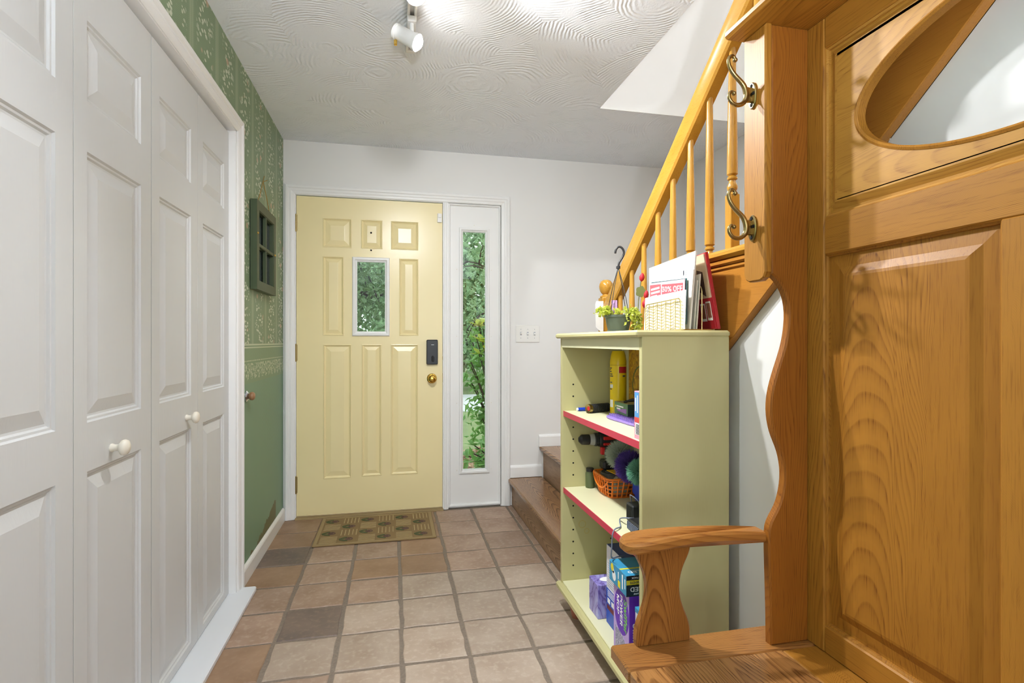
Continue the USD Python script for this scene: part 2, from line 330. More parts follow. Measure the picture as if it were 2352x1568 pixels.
    tz = m('tz', 'add', z, m('n7m', 'multiply', m('n7s', 'subtract', 'n7.fac', 0.5), 0.20)); tear = m('tl', 'multiply', m('tear0', 'less_than', tz, m('ty', 'multiply', m('ty0', 'subtract', y, 2.45), 0.21)), m('ty2', 'less_than', y, 3.36))
    low = mix('d2', low, srgb(104, 104, 62), tear)
    c = mix('m1', low, bord, m('zb', 'greater_than', z, 0.915)); c = mix('m2', c, up, m('zu', 'greater_than', z, 1.105))
    N['wv'] = ('wave_texture', {'scale': 90.0, 'bands_direction': 'diagonal', 'wave_type': 'bands'}); Lk.append(('g.position', 'wv.vector'))
    N['b'] = ('bump', {'strength': 0.25, 'distance': 0.001}); Lk += [('wv.fac', 'b.height'), ('b.normal', 'p.normal'), (c, 'p.base_color')]
    N['p'] = ('principled_bsdf', {'roughness': 0.5})
    mat('wallpaper', N, Lk)
wallpaper()

def terracotta(name, c1, c2, c3, stain=0.25):
    mat(name, {'g': ('geometry', {}), 'oi': ('object_info', {}), 'cx': ('combine_xyz', {}), 'm': ('math', {'math_type': 'multiply', 'value2': 9.0}), 'ad': ('vector_math', {'math_type': 'add'}),
        'n1': ('noise_texture', {'scale': 7.0, 'detail': 4.0}), 'n2': ('noise_texture', {'scale': 45.0, 'detail': 5.0}), 'n3': ('noise_texture', {'scale': 140.0, 'detail': 3.0}),
        'r1': ('rgb_ramp', {'ramp': [(0.3, (0, 0, 0)), (0.7, (1, 1, 1))]}), 'r2': ('rgb_ramp', {'ramp': [(0.5, (0, 0, 0)), (0.75, (1, 1, 1))]}), 'r2m': ('math', {'math_type': 'multiply', 'value2': stain}),
        'x1': ('mix_color', {'a': c1, 'b': c2}), 'x2': ('mix_color', {'b': c3}), 'hs': ('hsv', {}), 'hv': ('map_range', {'to_min': 0.88, 'to_max': 1.1}), 'b': ('bump', {'strength': 0.35, 'distance': 0.002}), 'p': ('principled_bsdf', {'roughness': 0.5})},
        [('oi.random', 'm.value1'), ('m.value', 'cx.x'), ('m.value', 'cx.y'), ('g.position', 'ad.vector1'), ('cx.vector', 'ad.vector2'), ('ad.vector', 'n1.vector'), ('ad.vector', 'n2.vector'), ('ad.vector', 'n3.vector'),
         ('n1.fac', 'r1.fac'), ('r1.color', 'x1.fac'), ('n2.fac', 'r2.fac'), ('r2.color', 'r2m.value1'), ('x1.result', 'x2.a'), ('r2m.value', 'x2.fac'), ('x2.result', 'hs.color'), ('oi.random', 'hv.value'), ('hv.result', 'hs.value'),
         ('hs.color', 'p.base_color'), ('n2.fac', 'b.height'), ('b.normal', 'p.normal')])
terracotta('tile_pale', srgb(186, 168, 150), srgb(166, 145, 126), srgb(210, 197, 180), 0.45)
terracotta('tile_rose', srgb(176, 150, 130), srgb(154, 126, 105), srgb(198, 178, 158), 0.45)
terracotta('tile_brown', srgb(162, 132, 106), srgb(140, 110, 84), srgb(180, 152, 124))
terracotta('tile_dark', srgb(128, 110, 98), srgb(108, 94, 86), srgb(150, 130, 112), 0.5)
mat('grout', {'g': ('geometry', {}), 'n': ('noise_texture', {'scale': 120.0, 'detail': 5.0}), 'mx': ('mix_color', {'a': srgb(112, 100, 88), 'b': srgb(150, 136, 120)}), 'b': ('bump', {'strength': 0.6, 'distance': 0.003}), 'p': ('principled_bsdf', {'roughness': 0.9})},
    [('g.position', 'n.vector'), ('n.fac', 'mx.fac'), ('mx.result', 'p.base_color'), ('n.fac', 'b.height'), ('b.normal', 'p.normal')])

OL, OD = srgb(186, 129, 48), srgb(114, 66, 15)
oak('oak_panel', 'zy', srgb(178, 121, 43), OD, 0.46, board=0.17, A=22, C=9000, B=0.75, K=26.0, off=(0.02, 0, 0))
oak('oak_upright', 'zy', OL, OD, 0.48, A=60, B=0.25, K=40, off=(-1.02, 0, 0))
oak('oak_side_shaded', 'zx', srgb(164, 101, 34), srgb(110, 58, 14), 0.45, A=40, B=0.2, K=40, off=(-0.95, 0, 0))  # darker copy of the oak, shade on the side faces put into the colour
oak('oak_rail', 'yz', OL, OD, 0.46, A=60, B=0.3, K=38, off=(-1.27, 0, 0))
oak('oak_hole_panel', 'yz', srgb(198, 146, 62), srgb(148, 96, 34), 0.5, A=22, C=6000, B=0.6, K=24, board=0.18)
oak('oak_shelf', 'yx', OL, OD, 0.35, A=50, B=0.3, K=35, off=(-0.84, 0, 0))
oak('oak_seat', 'yx', srgb(184, 132, 76), srgb(100, 60, 28), 0.24, board=0.10, A=70, B=0.4, K=26, pores=0.9, ring_w=0.5, spec=0.5)
oak('oak_seat_end', 'xy', srgb(176, 122, 64), srgb(104, 60, 28), 0.26, A=60, B=0.3, K=30, pores=0.8, off=(-1.02, 0, 0), ring_w=0.45, spec=0.5)
oak('oak_arm', 'xy', srgb(180, 122, 60), srgb(118, 68, 28), 0.3, A=60, B=0.4, K=28, off=(-1.05, 0, 0), ring_w=0.4)
oak('oak_support', 'zx', srgb(172, 114, 54), srgb(106, 60, 24), 0.3, ring_w=0.5, A=60, C=12000, B=1.4, K=14.0, off=(-0.585, 0, 0))
HL, HD = srgb(204, 152, 62), srgb(152, 102, 28)
oak('stair_oak', 'yz', HL, HD, 0.2, A=60, B=0.2, K=40, coat=0.5)
oak('stair_oak_up', 'zy', HL, HD, 0.22, A=60, B=0.2, K=40, coat=0.4)
oak('stair_stringer', 'yz', srgb(190, 130, 54), srgb(146, 90, 30), 0.25, A=60, B=0.3, K=35, coat=0.4)
oak('step_wood', 'yx', srgb(176, 132, 88), srgb(92, 62, 38), 0.24, board=0.125, A=70, B=0.5, K=22, pores=0.9, ring_w=0.6, spec=0.5)
oak('step_riser', 'yz', srgb(184, 150, 116), srgb(104, 76, 52), 0.4, A=70, B=0.6, K=20, off=(-0.07, 0, 0), pores=0.8, ring_w=0.6)

paint('bookcase_paint', srgb(197, 190, 138), 0.42, 0.10, 30, 0.05, (8, 8, 0.8))
paint('bookcase_paint_lit', srgb(222, 219, 180), 0.42, 0.08, 30, 0.05, (8, 8, 0.8))  # paler copy of the same paint, lamplight on front parts put into the colour
paint('red_edge', srgb(206, 62, 84), 0.45, 0.1, 60, 0.1)
plain('foot_brown', srgb(150, 92, 70), 0.5)
plain('brass', srgb(226, 186, 92), 0.16, 1.0); plain('hinge_metal', srgb(176, 158, 112), 0.4, 0.9)
plain('bronze', srgb(160, 138, 92), 0.28, 1.0); plain('gold_wire', srgb(226, 206, 140), 0.3, 1.0)
plain('black_plastic', srgb(34, 35, 38), 0.35); plain('black_rubber', srgb(28, 28, 28), 0.6); plain('hole_black', srgb(12, 12, 10), 0.9)
plain('white_plastic', srgb(236, 235, 230), 0.35); plain('white_metal', srgb(238, 238, 236), 0.35); plain('knob_cream', srgb(236, 230, 214), 0.3)
plain('brown_knob', srgb(150, 112, 78), 0.35); plain('grey_metal', srgb(170, 172, 175), 0.35, 0.9); plain('chrome', srgb(210, 214, 225), 0.15, 1.0)
mat('bulb_glow', {'e': ('emission', {'color': (1.0, 0.965, 0.91), 'strength': BULB_GLOW})}, [], 'e.emission')
mat('added_fill_lamp_glow', {'e': ('emission', {'color': (0.92, 0.98, 1.07), 'strength': ADDED_FILL_LAMP})}, [], 'e.emission')  # glow of the added fill lamp behind the viewpoint
mat('unseen_stair_lamp_glow', {'e': ('emission', {'color': (0.96, 0.98, 1.0), 'strength': UNSEEN_STAIR_LAMP})}, [], 'e.emission')  # unseen lamp upstairs, lights the stairwell and landing
mat('pane', {'t': ('transparent_bsdf', {'color': (0.95, 0.98, 0.96)}), 'gl': ('glossy_bsdf', {'roughness': 0.02, 'color': (0.9, 0.9, 0.9)}), 'f': ('fresnel', {'IOR': 1.45}), 'mx': ('mix_closure', {})}, [('f.fac', 'mx.fac'), ('t.BSDF', 'mx.closure1'), ('gl.BSDF', 'mx.closure2')], 'mx.closure')
paint('frame_green', srgb(62, 76, 46), 0.5, 0.2, 60, 0.15); plain('dark_pane', srgb(52, 60, 62), 0.12); plain('twine', srgb(160, 132, 70), 0.8)
for nm, c, r in (('mat_base', (136, 112, 74), .9), ('mat_border', (158, 136, 96), .9), ('mat_rib', (176, 154, 112), .95), ('mat_rose', (104, 80, 68), .95), ('mat_leaf', (84, 90, 56), .95),
    ('paper', (240, 239, 234), .7), ('paper_grey', (226, 224, 214), .7), ('coupon_red', (214, 88, 98), .5), ('coupon_pink', (232, 178, 186), .5), ('teal_print', (70, 110, 112), .5), ('ink', (70, 72, 80), .6), ('ink_light', (176, 178, 184), .6), ('print_white', (244, 244, 244), .5),
    ('folder_red', (176, 34, 44), .4), ('folder_beige', (214, 192, 160), .5), ('photo_brown', (150, 92, 72), .4), ('photo_dark', (70, 44, 36), .5), ('pot_green', (78, 88, 76), .45), ('soil', (62, 46, 32), .95), ('tag_purple', (186, 146, 196), .5), ('wire_black', (44, 44, 46), .4),
    ('can_yellow', (238, 206, 22), .3), ('label_red', (190, 34, 34), .4), ('marker_blue', (28, 66, 190), .4), ('box_green', (86, 128, 88), .5), ('box_green_dark', (34, 62, 56), .5), ('box_tan', (170, 160, 110), .6), ('brush_purple', (150, 124, 200), .4), ('label_purple', (150, 96, 176), .4), ('match_red', (222, 84, 78), .5), ('match_pink', (232, 150, 172), .5), ('match_blue', (90, 160, 220), .5),
    ('drill_red', (206, 34, 36), .35), ('drill_grey', (160, 160, 156), .4), ('fluff_grey', (186, 194, 174), .95), ('fluff_purple', (92, 66, 150), .95), ('fluff_teal', (120, 176, 150), .95), ('basket_orange', (240, 126, 34), .4), ('tin_dark', (70, 70, 66), .35), ('card_yellow', (224, 176, 40), .5), ('cloth_grey', (168, 166, 150), .9), ('jar_olive', (84, 96, 60), .5), ('plastic_blue', (34, 76, 200), .35),
    ('box_white', (226, 226, 236), .45), ('box_blue', (38, 84, 190), .4), ('box_navy', (34, 62, 130), .4), ('led_teal', (58, 148, 190), .4), ('led_black', (30, 32, 40), .4), ('led_yellow', (232, 214, 50), .4), ('mop_purple', (104, 46, 190), .4), ('mop_lilac', (196, 170, 230), .4), ('mop_pad', (110, 108, 140), .6), ('mark_green', (120, 200, 90), .4), ('box_maroon', (110, 40, 44), .5),
    ('rose_red', (190, 30, 46), .6), ('rose_leaf', (112, 118, 62), .6), ('cord_grey', (120, 130, 150), .4), ('stain_tan', (196, 180, 118), .5)):
    plain(nm, srgb(*c), r)
def marbled(name, c1, c2, c3, scale=14):
    mat(name, {'g': ('geometry', {}), 'n': ('noise_texture', {'scale': scale, 'detail': 4.0, 'distortion': 2.5}), 'r': ('rgb_ramp', {'ramp': [(0.3, c1), (0.47, c2), (0.5, c3), (0.53, c2), (0.7, c1)]}), 'p': ('principled_bsdf', {'roughness': 0.4})}, [('g.position', 'n.vector'), ('n.fac', 'r.fac'), ('r.color', 'p.base_color')])
marbled('tissue_swirl', srgb(176, 178, 226), srgb(142, 130, 200), srgb(92, 70, 150), 9)
marbled('mop_fibres', srgb(214, 212, 226), srgb(150, 146, 178), srgb(92, 90, 124), 60)
marbled('tin_pattern', srgb(206, 166, 36), srgb(170, 120, 30), srgb(110, 90, 34), 22)
def foliage_mat(name, c1, c2, trans=0.35):
    mat(name, {'oi': ('geometry', {}), 'mx': ('mix_color', {'a': c1, 'b': c2}), 'd': ('principled_bsdf', {'roughness': 0.4}), 't': ('translucent_bsdf', {}), 'c': ('mix_closure', {'fac': trans})},
        [('oi.random_per_island', 'mx.fac'), ('mx.result', 'd.base_color'), ('mx.result', 't.color'), ('d.BSDF', 'c.closure1'), ('t.BSDF', 'c.closure2')], 'c.closure')
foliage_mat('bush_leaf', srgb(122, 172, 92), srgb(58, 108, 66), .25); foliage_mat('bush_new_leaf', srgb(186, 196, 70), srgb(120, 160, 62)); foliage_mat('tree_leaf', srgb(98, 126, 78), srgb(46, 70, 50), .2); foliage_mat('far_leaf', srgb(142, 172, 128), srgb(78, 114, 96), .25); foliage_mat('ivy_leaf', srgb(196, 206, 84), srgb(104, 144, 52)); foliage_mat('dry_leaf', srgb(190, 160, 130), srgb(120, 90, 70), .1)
plain('bark', srgb(62, 54, 46), 0.9)
paint('lawn', srgb(146, 160, 108), 0.9, 0.8, 40, 0.4); paint('mulch', srgb(150, 124, 104), 0.95, 1.0, 50, 0.5); paint('driveway_grey', srgb(206, 206, 204), 0.9, 0.2, 60, 0.1)
paint('siding', srgb(210, 208, 200), 0.7, 0.1, 20, 0.05)

# ------------------------------------------------------------------ the room shell
XL, YF, XS, XR, ZC = -0.678, 3.572, 1.0, 2.085, 2.377      # left wall, front wall, stair wall, far right wall, ceiling
fl = thing('floor', 'square terracotta tiles laid in sandy grout across the hall floor', 'floor', kind='structure')
part(fl, 'grout_bed', bx(XL - 0.06, 1.0, -0.35, 3.60, -0.08, -0.0030), 'grout')
part(fl, 'floor_slab', [bx(-2.8, 2.3, -5.2, -0.35, -0.08, 0), bx(1.0, 2.2, -0.35, 3.6, -0.08, -0.006)], 'grout')
GX = [-0.675, -0.435, -0.205, 0.027, 0.262, 0.500, 0.742, 0.985]; GY = [2.602 - 0.2385 * k for k in range(-4, 12)]
for i in range(len(GX) - 1):
    for j in range(len(GY) - 1):
        g = 0.0078
        x0, x1, y1, y0 = GX[i] + g, GX[i + 1] - g, GY[j] - g, GY[j + 1] + g
        if i == 6 and y0 > 2.0: x1 = 0.782
        y1 = min(y1, 3.566)
        n = 4; P = []
        for (ax, ay, bx_, by) in ((x0, y0, x1, y0), (x1, y0, x1, y1), (x1, y1, x0, y1), (x0, y1, x0, y0)):
            for k in range(n):
                t = k / n; jx, jy = RS.normal(0, 0.0016, 2); P.append((ax + (bx_ - ax) * t + jx, ay + (by - ay) * t + jy))
        zt = RS.uniform(-0.0012, 0.0012)
        m_ = prism(P, -0.012, zt, 0.0028)
        yc, xc = (y0 + y1) / 2, (x0 + x1) / 2
        if (i == 1 and 2.12 < yc < 2.36) or (i == 0 and 2.85 < yc < 3.07): tm = 'tile_dark'
        elif yc > 2.62 and xc < 0.25: tm = 'tile_brown' if RS.rand() < 0.65 else 'tile_rose'
        elif i == 0 or (i == 1 and yc > 2.3): tm = 'tile_rose' if RS.rand() < 0.75 else 'tile_brown'
        elif yc > 2.6: tm = 'tile_rose'
        else: tm = 'tile_pale' if (i >= 3 or RS.rand() < 0.55) else 'tile_rose'
        part(fl, 'tile', m_, tm)

YW = 2.73                                                     # front edge of the open stairwell
cl = struct('ceiling', [bx(-2.8, 1.087, -5.2, 3.75, ZC, ZC + 0.2), bx(1.087, 2.3, YW, 3.75, ZC, ZC + 0.2), bx(1.087, 2.3, -5.2, -1.5, ZC, ZC + 0.2)], 'ceiling_swirl', 'white plaster ceiling combed in overlapping swirls')
struct('wall_stairwell', [bx(1.087, 2.3, YW, YW + 0.12, ZC + 0.2, 5.0), bx(1.0, 1.087, -1.5, YW, ZC + 0.2, 5.0), bx(1.087, 2.3, -1.62, -1.5, ZC, 5.0), bx(1.0, 2.3, -1.62, YW + 0.12, 5.0, 5.1),
        bx(1.0872, XR, YW - 0.004, YW, ZC, ZC + 0.2)], 'wall_white', 'smooth white plaster faces of the open stairwell above the ceiling')
struct('wall_right', bx(XR, XR + 0.12, -1.62, 3.75, -0.1, 5.0), 'wall_white', 'white wall on the far side of the stairs')
OX0, OX1, OZ = -0.607, 0.712, 2.038                          # opening for door and sidelight
struct('wall_front', [bx(XL - 0.1, OX0, YF, YF + 0.14, 0, ZC), bx(OX1, XR, YF, YF + 0.14, -0.1, ZC), bx(OX0, OX1, YF, YF + 0.14, OZ, ZC)], 'wall_white', 'white front wall around the entrance door')
CY0, CY1, CZ = 0.985, 2.548, 2.043                           # closet opening
struct('wall_left', [bx(XL - 0.1, XL, CY1, YF + 0.14, 0, ZC), bx(XL - 0.1, XL, CY0, CY1, CZ, ZC), bx(XL - 0.1, XL, -0.6, CY0, 0, ZC)], 'wallpaper', 'left wall in green floral striped wallpaper with a lace border and plain dado')
struct('wall_closet', [bx(-1.4, -1.3, 0.8, 2.8, 0, ZC), bx(-1.3, XL - 0.1, 0.8, 0.88, 0, ZC), bx(-1.3, XL - 0.1, 2.72, 2.8, 0, ZC)], 'wall_white', 'plain walls inside the closet behind the bifold doors')
lo = lambda y: 1.085 + 0.823 * (1.454 - y)                    # lower edge of the stair stringer
struct('wall_stair', put(prism([(-2.49, -0.02), (1.5, -0.02), (1.5, lo(-1.5)), (-2.49, lo(2.49))], -0.08, 0.0), at(F_RIGHT, -XS)), 'stair_wall_paint', 'pale grey wall under the sloping oak stringer')
struct('wall_rear', [bx(-2.8, 2.3, -5.2, -5.08, 0, 0.7), bx(-2.8, 2.3, -5.2, -5.08, 2.2, ZC), bx(-2.8, -2.55, -5.2, -5.08, 0.7, 2.2), bx(-1.15, -0.05, -5.2, -5.08, 0.7, 2.2), bx(1.35, 2.3, -5.2, -5.08, 0.7, 2.2)], 'wall_white', 'white wall with two windows behind the viewpoint')
struct('wall_rear_left', [bx(-2.8, -2.68, -5.2, -0.5, 0, ZC), bx(-2.8, XL - 0.1, -0.72, -0.6, 0, ZC)], 'wall_white', 'white side wall of the room behind')
struct('wall_rear_right', [bx(2.2, 2.3, -5.2, -1.5, 0, ZC), bx(1.0, 2.3, -1.62, -1.5, 0, ZC)], 'wall_white', 'white wall closing the room behind on the right')
struct('roof', [bx(-4.5, 4.5, -6.5, 4.1, 5.1, 5.3), bx(-3.0, XL - 0.1, -0.5, 3.7, 2.6, 5.1)], 'siding', 'roof and upper storey of the house', 'house')  # out of view, keeps sun and sky off the rooms
for k, x0 in ((2, -2.55), (3, -0.05)):  # unseen windows that go with the area lights behind the viewpoint
    w = thing(f'window_{k}', 'unseen white framed window placed behind the viewpoint to light the hall, ' + ('left one' if k == 2 else 'right one'), 'window', (x0, -5.14, 0.7), kind='structure')
    part(w, 'frame', mitred(rect(x0, x0 + 1.4, 0.7, 2.2), [(0, 0.08), (0.05, 0.08), (0.05, 0.13), (0, 0.13)], True).apply_transform(at(frame((0, 0, 0), (1, 0, 0), (0, 0, 1)), 5.02)), 'trim_white')
    part(w, 'pane', bx(x0, x0 + 1.4, -5.17, -5.165, 0.7, 2.2), 'pane')

# skirting, sill, casings
BASEP = [(0, 0), (0, 0.014), (0.066, 0.014), (0.074, 0.011), (0.082, 0.004), (0.082, 0)]
def skirting(name, a, b, z, F, n0, label):
    return struct(name, mitred([(a, z), (b, z)], BASEP).apply_transform(at(F, n0)), 'trim_white', label)
skirting('baseboard_left', 2.605, 3.552, 0.0, F_LEFT, XL, 'white moulded skirting board under the green wallpaper')
skirting('baseboard_front', 0.772, 0.995, 0.187, F_FRONT, -YF, 'short white skirting piece above the first stair step')
skirting('baseboard_landing', 0.975, XR, 0.391, F_FRONT, -YF, 'white skirting above the stair landing')
struct('trim_closet_sill', prism(rrect(-0.775, -0.602, 0.3, 2.592, 0.012), 0.0, 0.019, 0.003), 'sill_white', 'flat white painted threshold board along the closet doors', 'threshold')
CAS = [(0, 0), (0, 0.019), (-0.006, 0.022), (-0.016, 0.019), (-0.022, 0.014), (-0.03, 0.014), (-0.036, 0.0165), (-0.052, 0.012), (-0.058, 0.008), (-0.058, 0)]
CAS = [(o, h) for o, h in CAS]
struct('trim_closet', mitred([(CY1 + 0.058, 0.0), (CY1 + 0.058, CZ + 0.052), (CY0 - 0.058, CZ + 0.052), (CY0 - 0.058, 0.0)], [(-o, h) for o, h in CAS]).apply_transform(at(F_LEFT, XL)), 'trim_white', 'white moulded casing round the closet opening', 'trim')
struct('trim_closet_jamb', [bx(XL - 0.1, XL + 0.004, CY1 - 0.012, CY1 + 0.004, 0, CZ), bx(XL - 0.1, XL + 0.004, CY0 - 0.004, CY0 + 0.012, 0, CZ), bx(XL - 0.1, XL + 0.004, CY0, CY1, CZ - 0.01, CZ + 0.004), bx(-0.745, -0.715, CY0 + 0.01, CY1 - 0.012, CZ - 0.024, CZ - 0.01)], 'trim_white', 'white jamb and top track of the closet opening', 'trim')
# front door casing: left, head, right of the sidelight
DC = [(0, 0), (0, 0.016), (0.008, 0.021), (0.02, 0.021), (0.026, 0.017), (0.038, 0.017), (0.044, 0.014), (0.056, 0.012), (0.062, 0.007), (0.062, 0)]
struct('trim_front_door', mitred([(0.771, 0.0), (0.771, 2.1), (-0.668, 2.1), (-0.668, 0.0)], [(o, h) for o, h in DC]).apply_transform(at(F_FRONT, -YF)), 'trim_white', 'white fluted casing round the front door and sidelight', 'trim')
struct('trim_mullion', [bx(0.3145, 0.352, YF - 0.012, YF + 0.14, 0, OZ, 0.002), bx(0.322, 0.34, YF - 0.016, YF, 0, OZ, 0.002)], 'trim_white', 'white upright post between the yellow door and the sidelight', 'trim')
struct('trim_jamb', [bx(OX0 - 0.002, OX0 + 0.005, YF - 0.004, YF + 0.14, 0, OZ), bx(OX0, OX1, YF - 0.004, YF + 0.14, OZ - 0.002, OZ + 0.006), bx(OX1 - 0.006, OX1 + 0.002, YF - 0.004, YF + 0.14, 0, OZ)], 'trim_white', 'white door jamb lining the front opening', 'trim')
struct('trim_threshold', [bx(-0.606, 0.318, YF - 0.03, YF + 0.14, -0.004, 0.010, 0.003)], 'mat_border', 'worn tan threshold under the yellow door', 'threshold')

# ------------------------------------------------------------------ front door
d1 = thing('door_1', 'pale yellow panelled front door with a small glazed light', 'door', (-0.143, YF + 0.02, 0.0), kind='structure')
def dz(z): return (z - EYE) * 1.0076 + EYE
FD = at(F_FRONT, -YF)
DP = [(-0.443, -0.266, 1.714, 1.900), (-0.209, -0.075, 1.714, 1.900), (-0.021, 0.155, 1.714, 1.900), (-0.443, -0.314, 1.152, 1.657), (0.032, 0.155, 1.152, 1.657),
      (-0.440, -0.268, 0.242, 1.097), (-0.205, -0.080, 0.246, 1.097), (-0.022, 0.153, 0.246, 1.097)]
DW = (-0.263, -0.029, 1.150, 1.658)
slab = Polygon(rect(-0.5995, 0.3125, 0.019, 2.031), [rect(a, b, c, d) for a, b, c, d in DP] + [rect(DW[0] + .02, DW[1] - .02, DW[2] + .02, DW[3] - .02)])
sm = trimesh.creation.extrude_polygon(slab, 0.02, engine='earcut'); sm.apply_translation([0, 0, -0.02])
part(d1, 'slab', put(cat([sm]), FD), 'yellow_paint')
for a, b, c, d in DP:
    bev = 0.044 if b - a > 0.14 else 0.036
    part(d1, 'panel', put(raised(a, b, c, d, [(0, 0), (0.001, 0.002), (0.005, 0.003), (0.009, -0.003), (0.016, -0.0075), (bev, -0.0015), (bev + 0.003, -0.001)]), FD), 'yellow_paint')
lt = part(d1, 'glazing_frame', put(mitred(rect(*DW), [(0, 0), (0, 0.006), (0.006, 0.012), (0.016, 0.012), (0.022, 0.006), (0.030, 0.004), (0.030, -0.02), (0, -0.02)], True), FD), 'trim_white', label='white window frame in the door')
part(lt, 'pane', put(bx(DW[0] + .02, DW[1] - .02, DW[2] + .02, DW[3] - .02, -0.012, -0.009), FD), 'pane')
for z in (1.86, 1.045, 0.215):
    h = part(d1, 'hinge', [cyl((-0.602, YF - 0.004, z - 0.055), (-0.602, YF - 0.004, z + 0.055), 0.0055, 12, 0.001), bx(-0.612, -0.594, YF - 0.003, YF, z - 0.05, z + 0.05)], 'hinge_metal', smooth=40)
LK = part(d1, 'deadbolt', put(prism(rrect(0.2075, 0.281, 0.964, 1.127, 0.008), 0.0, 0.026, 0.004), FD), 'black_plastic', label='black keypad deadbolt housing')
part(LK, 'thumb_turn', put(prism(rrect(0.240, 0.256, 0.983, 1.021, 0.0075), 0.026, 0.044, 0.003), FD), 'black_rubber')
part(LK, 'lettering', put(bx(0.237, 0.256, 1.092, 1.0945, 0.026, 0.0264), FD), 'print_white')
kn = part(d1, 'knob', lathe([(0.032, 0), (0.033, 0.004), (0.028, 0.008), (0.013, 0.012), (0.011, 0.026), (0.017, 0.032), (0.026, 0.041), (0.0275, 0.050), (0.024, 0.058), (0.013, 0.063), (0.006, 0.0635)], 32, (0.243, YF, 0.871), (0, -1, 0)), 'brass', smooth=50)
part(d1, 'peephole', lathe([(0.006, 0), (0.006, 0.003), (0.004, 0.0035), (0, 0.0035)], 14, (-0.146, YF - 0.001, dz(1.812)), (0, -1, 0)), 'hole_black')
part(d1, 'peephole', lathe([(0.005, 0), (0.005, 0.003), (0, 0.0035)], 14, (-0.146, YF, dz(1.70)), (0, -1, 0)), 'hole_black')
for z, h in ((1.005, .012), (0.875, .03)): part(d1, 'latch_plate', bx(0.3135, 0.3175, YF - 0.010, YF + 0.01, z - h, z + h), 'hinge_metal')
sen = part(d1, 'alarm_sensor', put(prism(rrect(0.279, 0.308, 1.903, 1.962, 0.003), 0, 0.014, 0.002), FD), 'white_plastic', label='small white alarm contact')
part(sen, 'magnet', put(prism(rrect(0.284, 0.304, 1.935, 1.957, 0.002), 0.014, 0.018, 0.001), FD), 'white_plastic')

# ------------------------------------------------------------------ sidelight
w1 = thing('window_1', 'tall narrow white sidelight window to the right of the yellow door', 'window', (0.53, YF + 0.03, 0.0), kind='structure')
slab = Polygon(rect(0.352, 0.712, 0.0, OZ), [rect(0.43, 0.625, 0.235, 1.87)])
sm = trimesh.creation.extrude_polygon(slab, 0.02, engine='earcut'); sm.apply_translation([0, 0, -0.02]); part(w1, 'panel', put(sm, at(F_FRONT, -YF - 0.012)), 'trim_white')
part(w1, 'stop_bead', put(mitred(rect(0.352, 0.710, 0.012, OZ), [(0, -0.012), (0, 0.004), (0.008, 0.004), (0.014, -0.004), (0.014, -0.012)], True), FD), 'trim_white')
fr = part(w1, 'frame', put(mitred(rect(0.425, 0.631, 0.226, 1.880), [(0, -0.012), (0, -0.004), (0.005, 0.0), (0.014, 0.0), (0.020, -0.008), (0.026, -0.010), (0.026, -0.04), (0, -0.04)], True), FD), 'trim_white')
part(w1, 'pane', put(bx(0.445, 0.611, 0.246, 1.86, -0.028, -0.024), FD), 'pane')
part(w1, 'screw_cap', [put(lathe([(0.003, 0), (0.002, 0.0012), (0, 0.0014)], 8, (x, z, -0.0115)), FD) for x in (0.41, 0.645) for z in (0.25, 0.7, 1.15, 1.6)] + [put(lathe([(0.003, 0), (0.002, 0.0012), (0, 0.0014)], 8, (0.528, 1.9, -0.0115)), FD)], 'knob_cream', kind='stuff')

# ------------------------------------------------------------------ closet bifold doors
XD = -0.703; FC = at(F_LEFT, XD)
LV = [(0, 0), (0.004, -0.005), (0.009, -0.0055), (0.013, -0.0095), (0.018, -0.010), (0.048, -0.0025), (0.050, -0.002)]
def leaf(parent, y0, y1):
    a, b = y0 + 0.055, y1 - 0.065 if y1 - y0 > 0.37 else y1 - 0.06
    rc = [(a, b, 1.675, 1.868), (a, b, 0.925, 1.560), (a, b, 0.05, 0.81)]
    s_ = Polygon(rect(y0 + 0.0012, y1 - 0.0012, 0.022, 2.022), [rect(*r) for r in rc]); m_ = trimesh.creation.extrude_polygon(s_, 0.034, engine='earcut'); m_.apply_translation([0, 0, -0.034])
    lf = part(parent, 'leaf', put(m_, FC), 'closet_white')
    for r in rc: part(lf, 'panel', put(raised(*r, LV), FC), 'closet_white')
    return lf
KP = [(0.0105, 0), (0.011, 0.003), (0.0085, 0.008), (0.0085, 0.016), (0.012, 0.020), (0.019, 0.025), (0.0205, 0.031), (0.018, 0.037), (0.010, 0.041), (0, 0.042)]
d2 = thing('door_2', 'white six-panel bifold closet door farther from the camera', 'door', (XD, 2.16, 0.02), kind='structure')
leaf(d2, 1.779, 2.160); leaf(d2, 2.160, 2.548 - 0.012)
part(d2, 'knob', lathe(KP, 24, (XD, 2.05, 0.852), (1, 0, 0)), 'knob_cream', smooth=60)
d3 = thing('door_3', 'white six-panel bifold closet door nearest the camera', 'door', (XD, 1.38, 0.02), kind='structure')
leaf(d3, 1.383, 1.777); leaf(d3, 0.998, 1.383)
part(d3, 'knob', lathe(KP, 24, (XD, 1.547, 0.845), (1, 0, 0)), 'knob_cream', smooth=60)

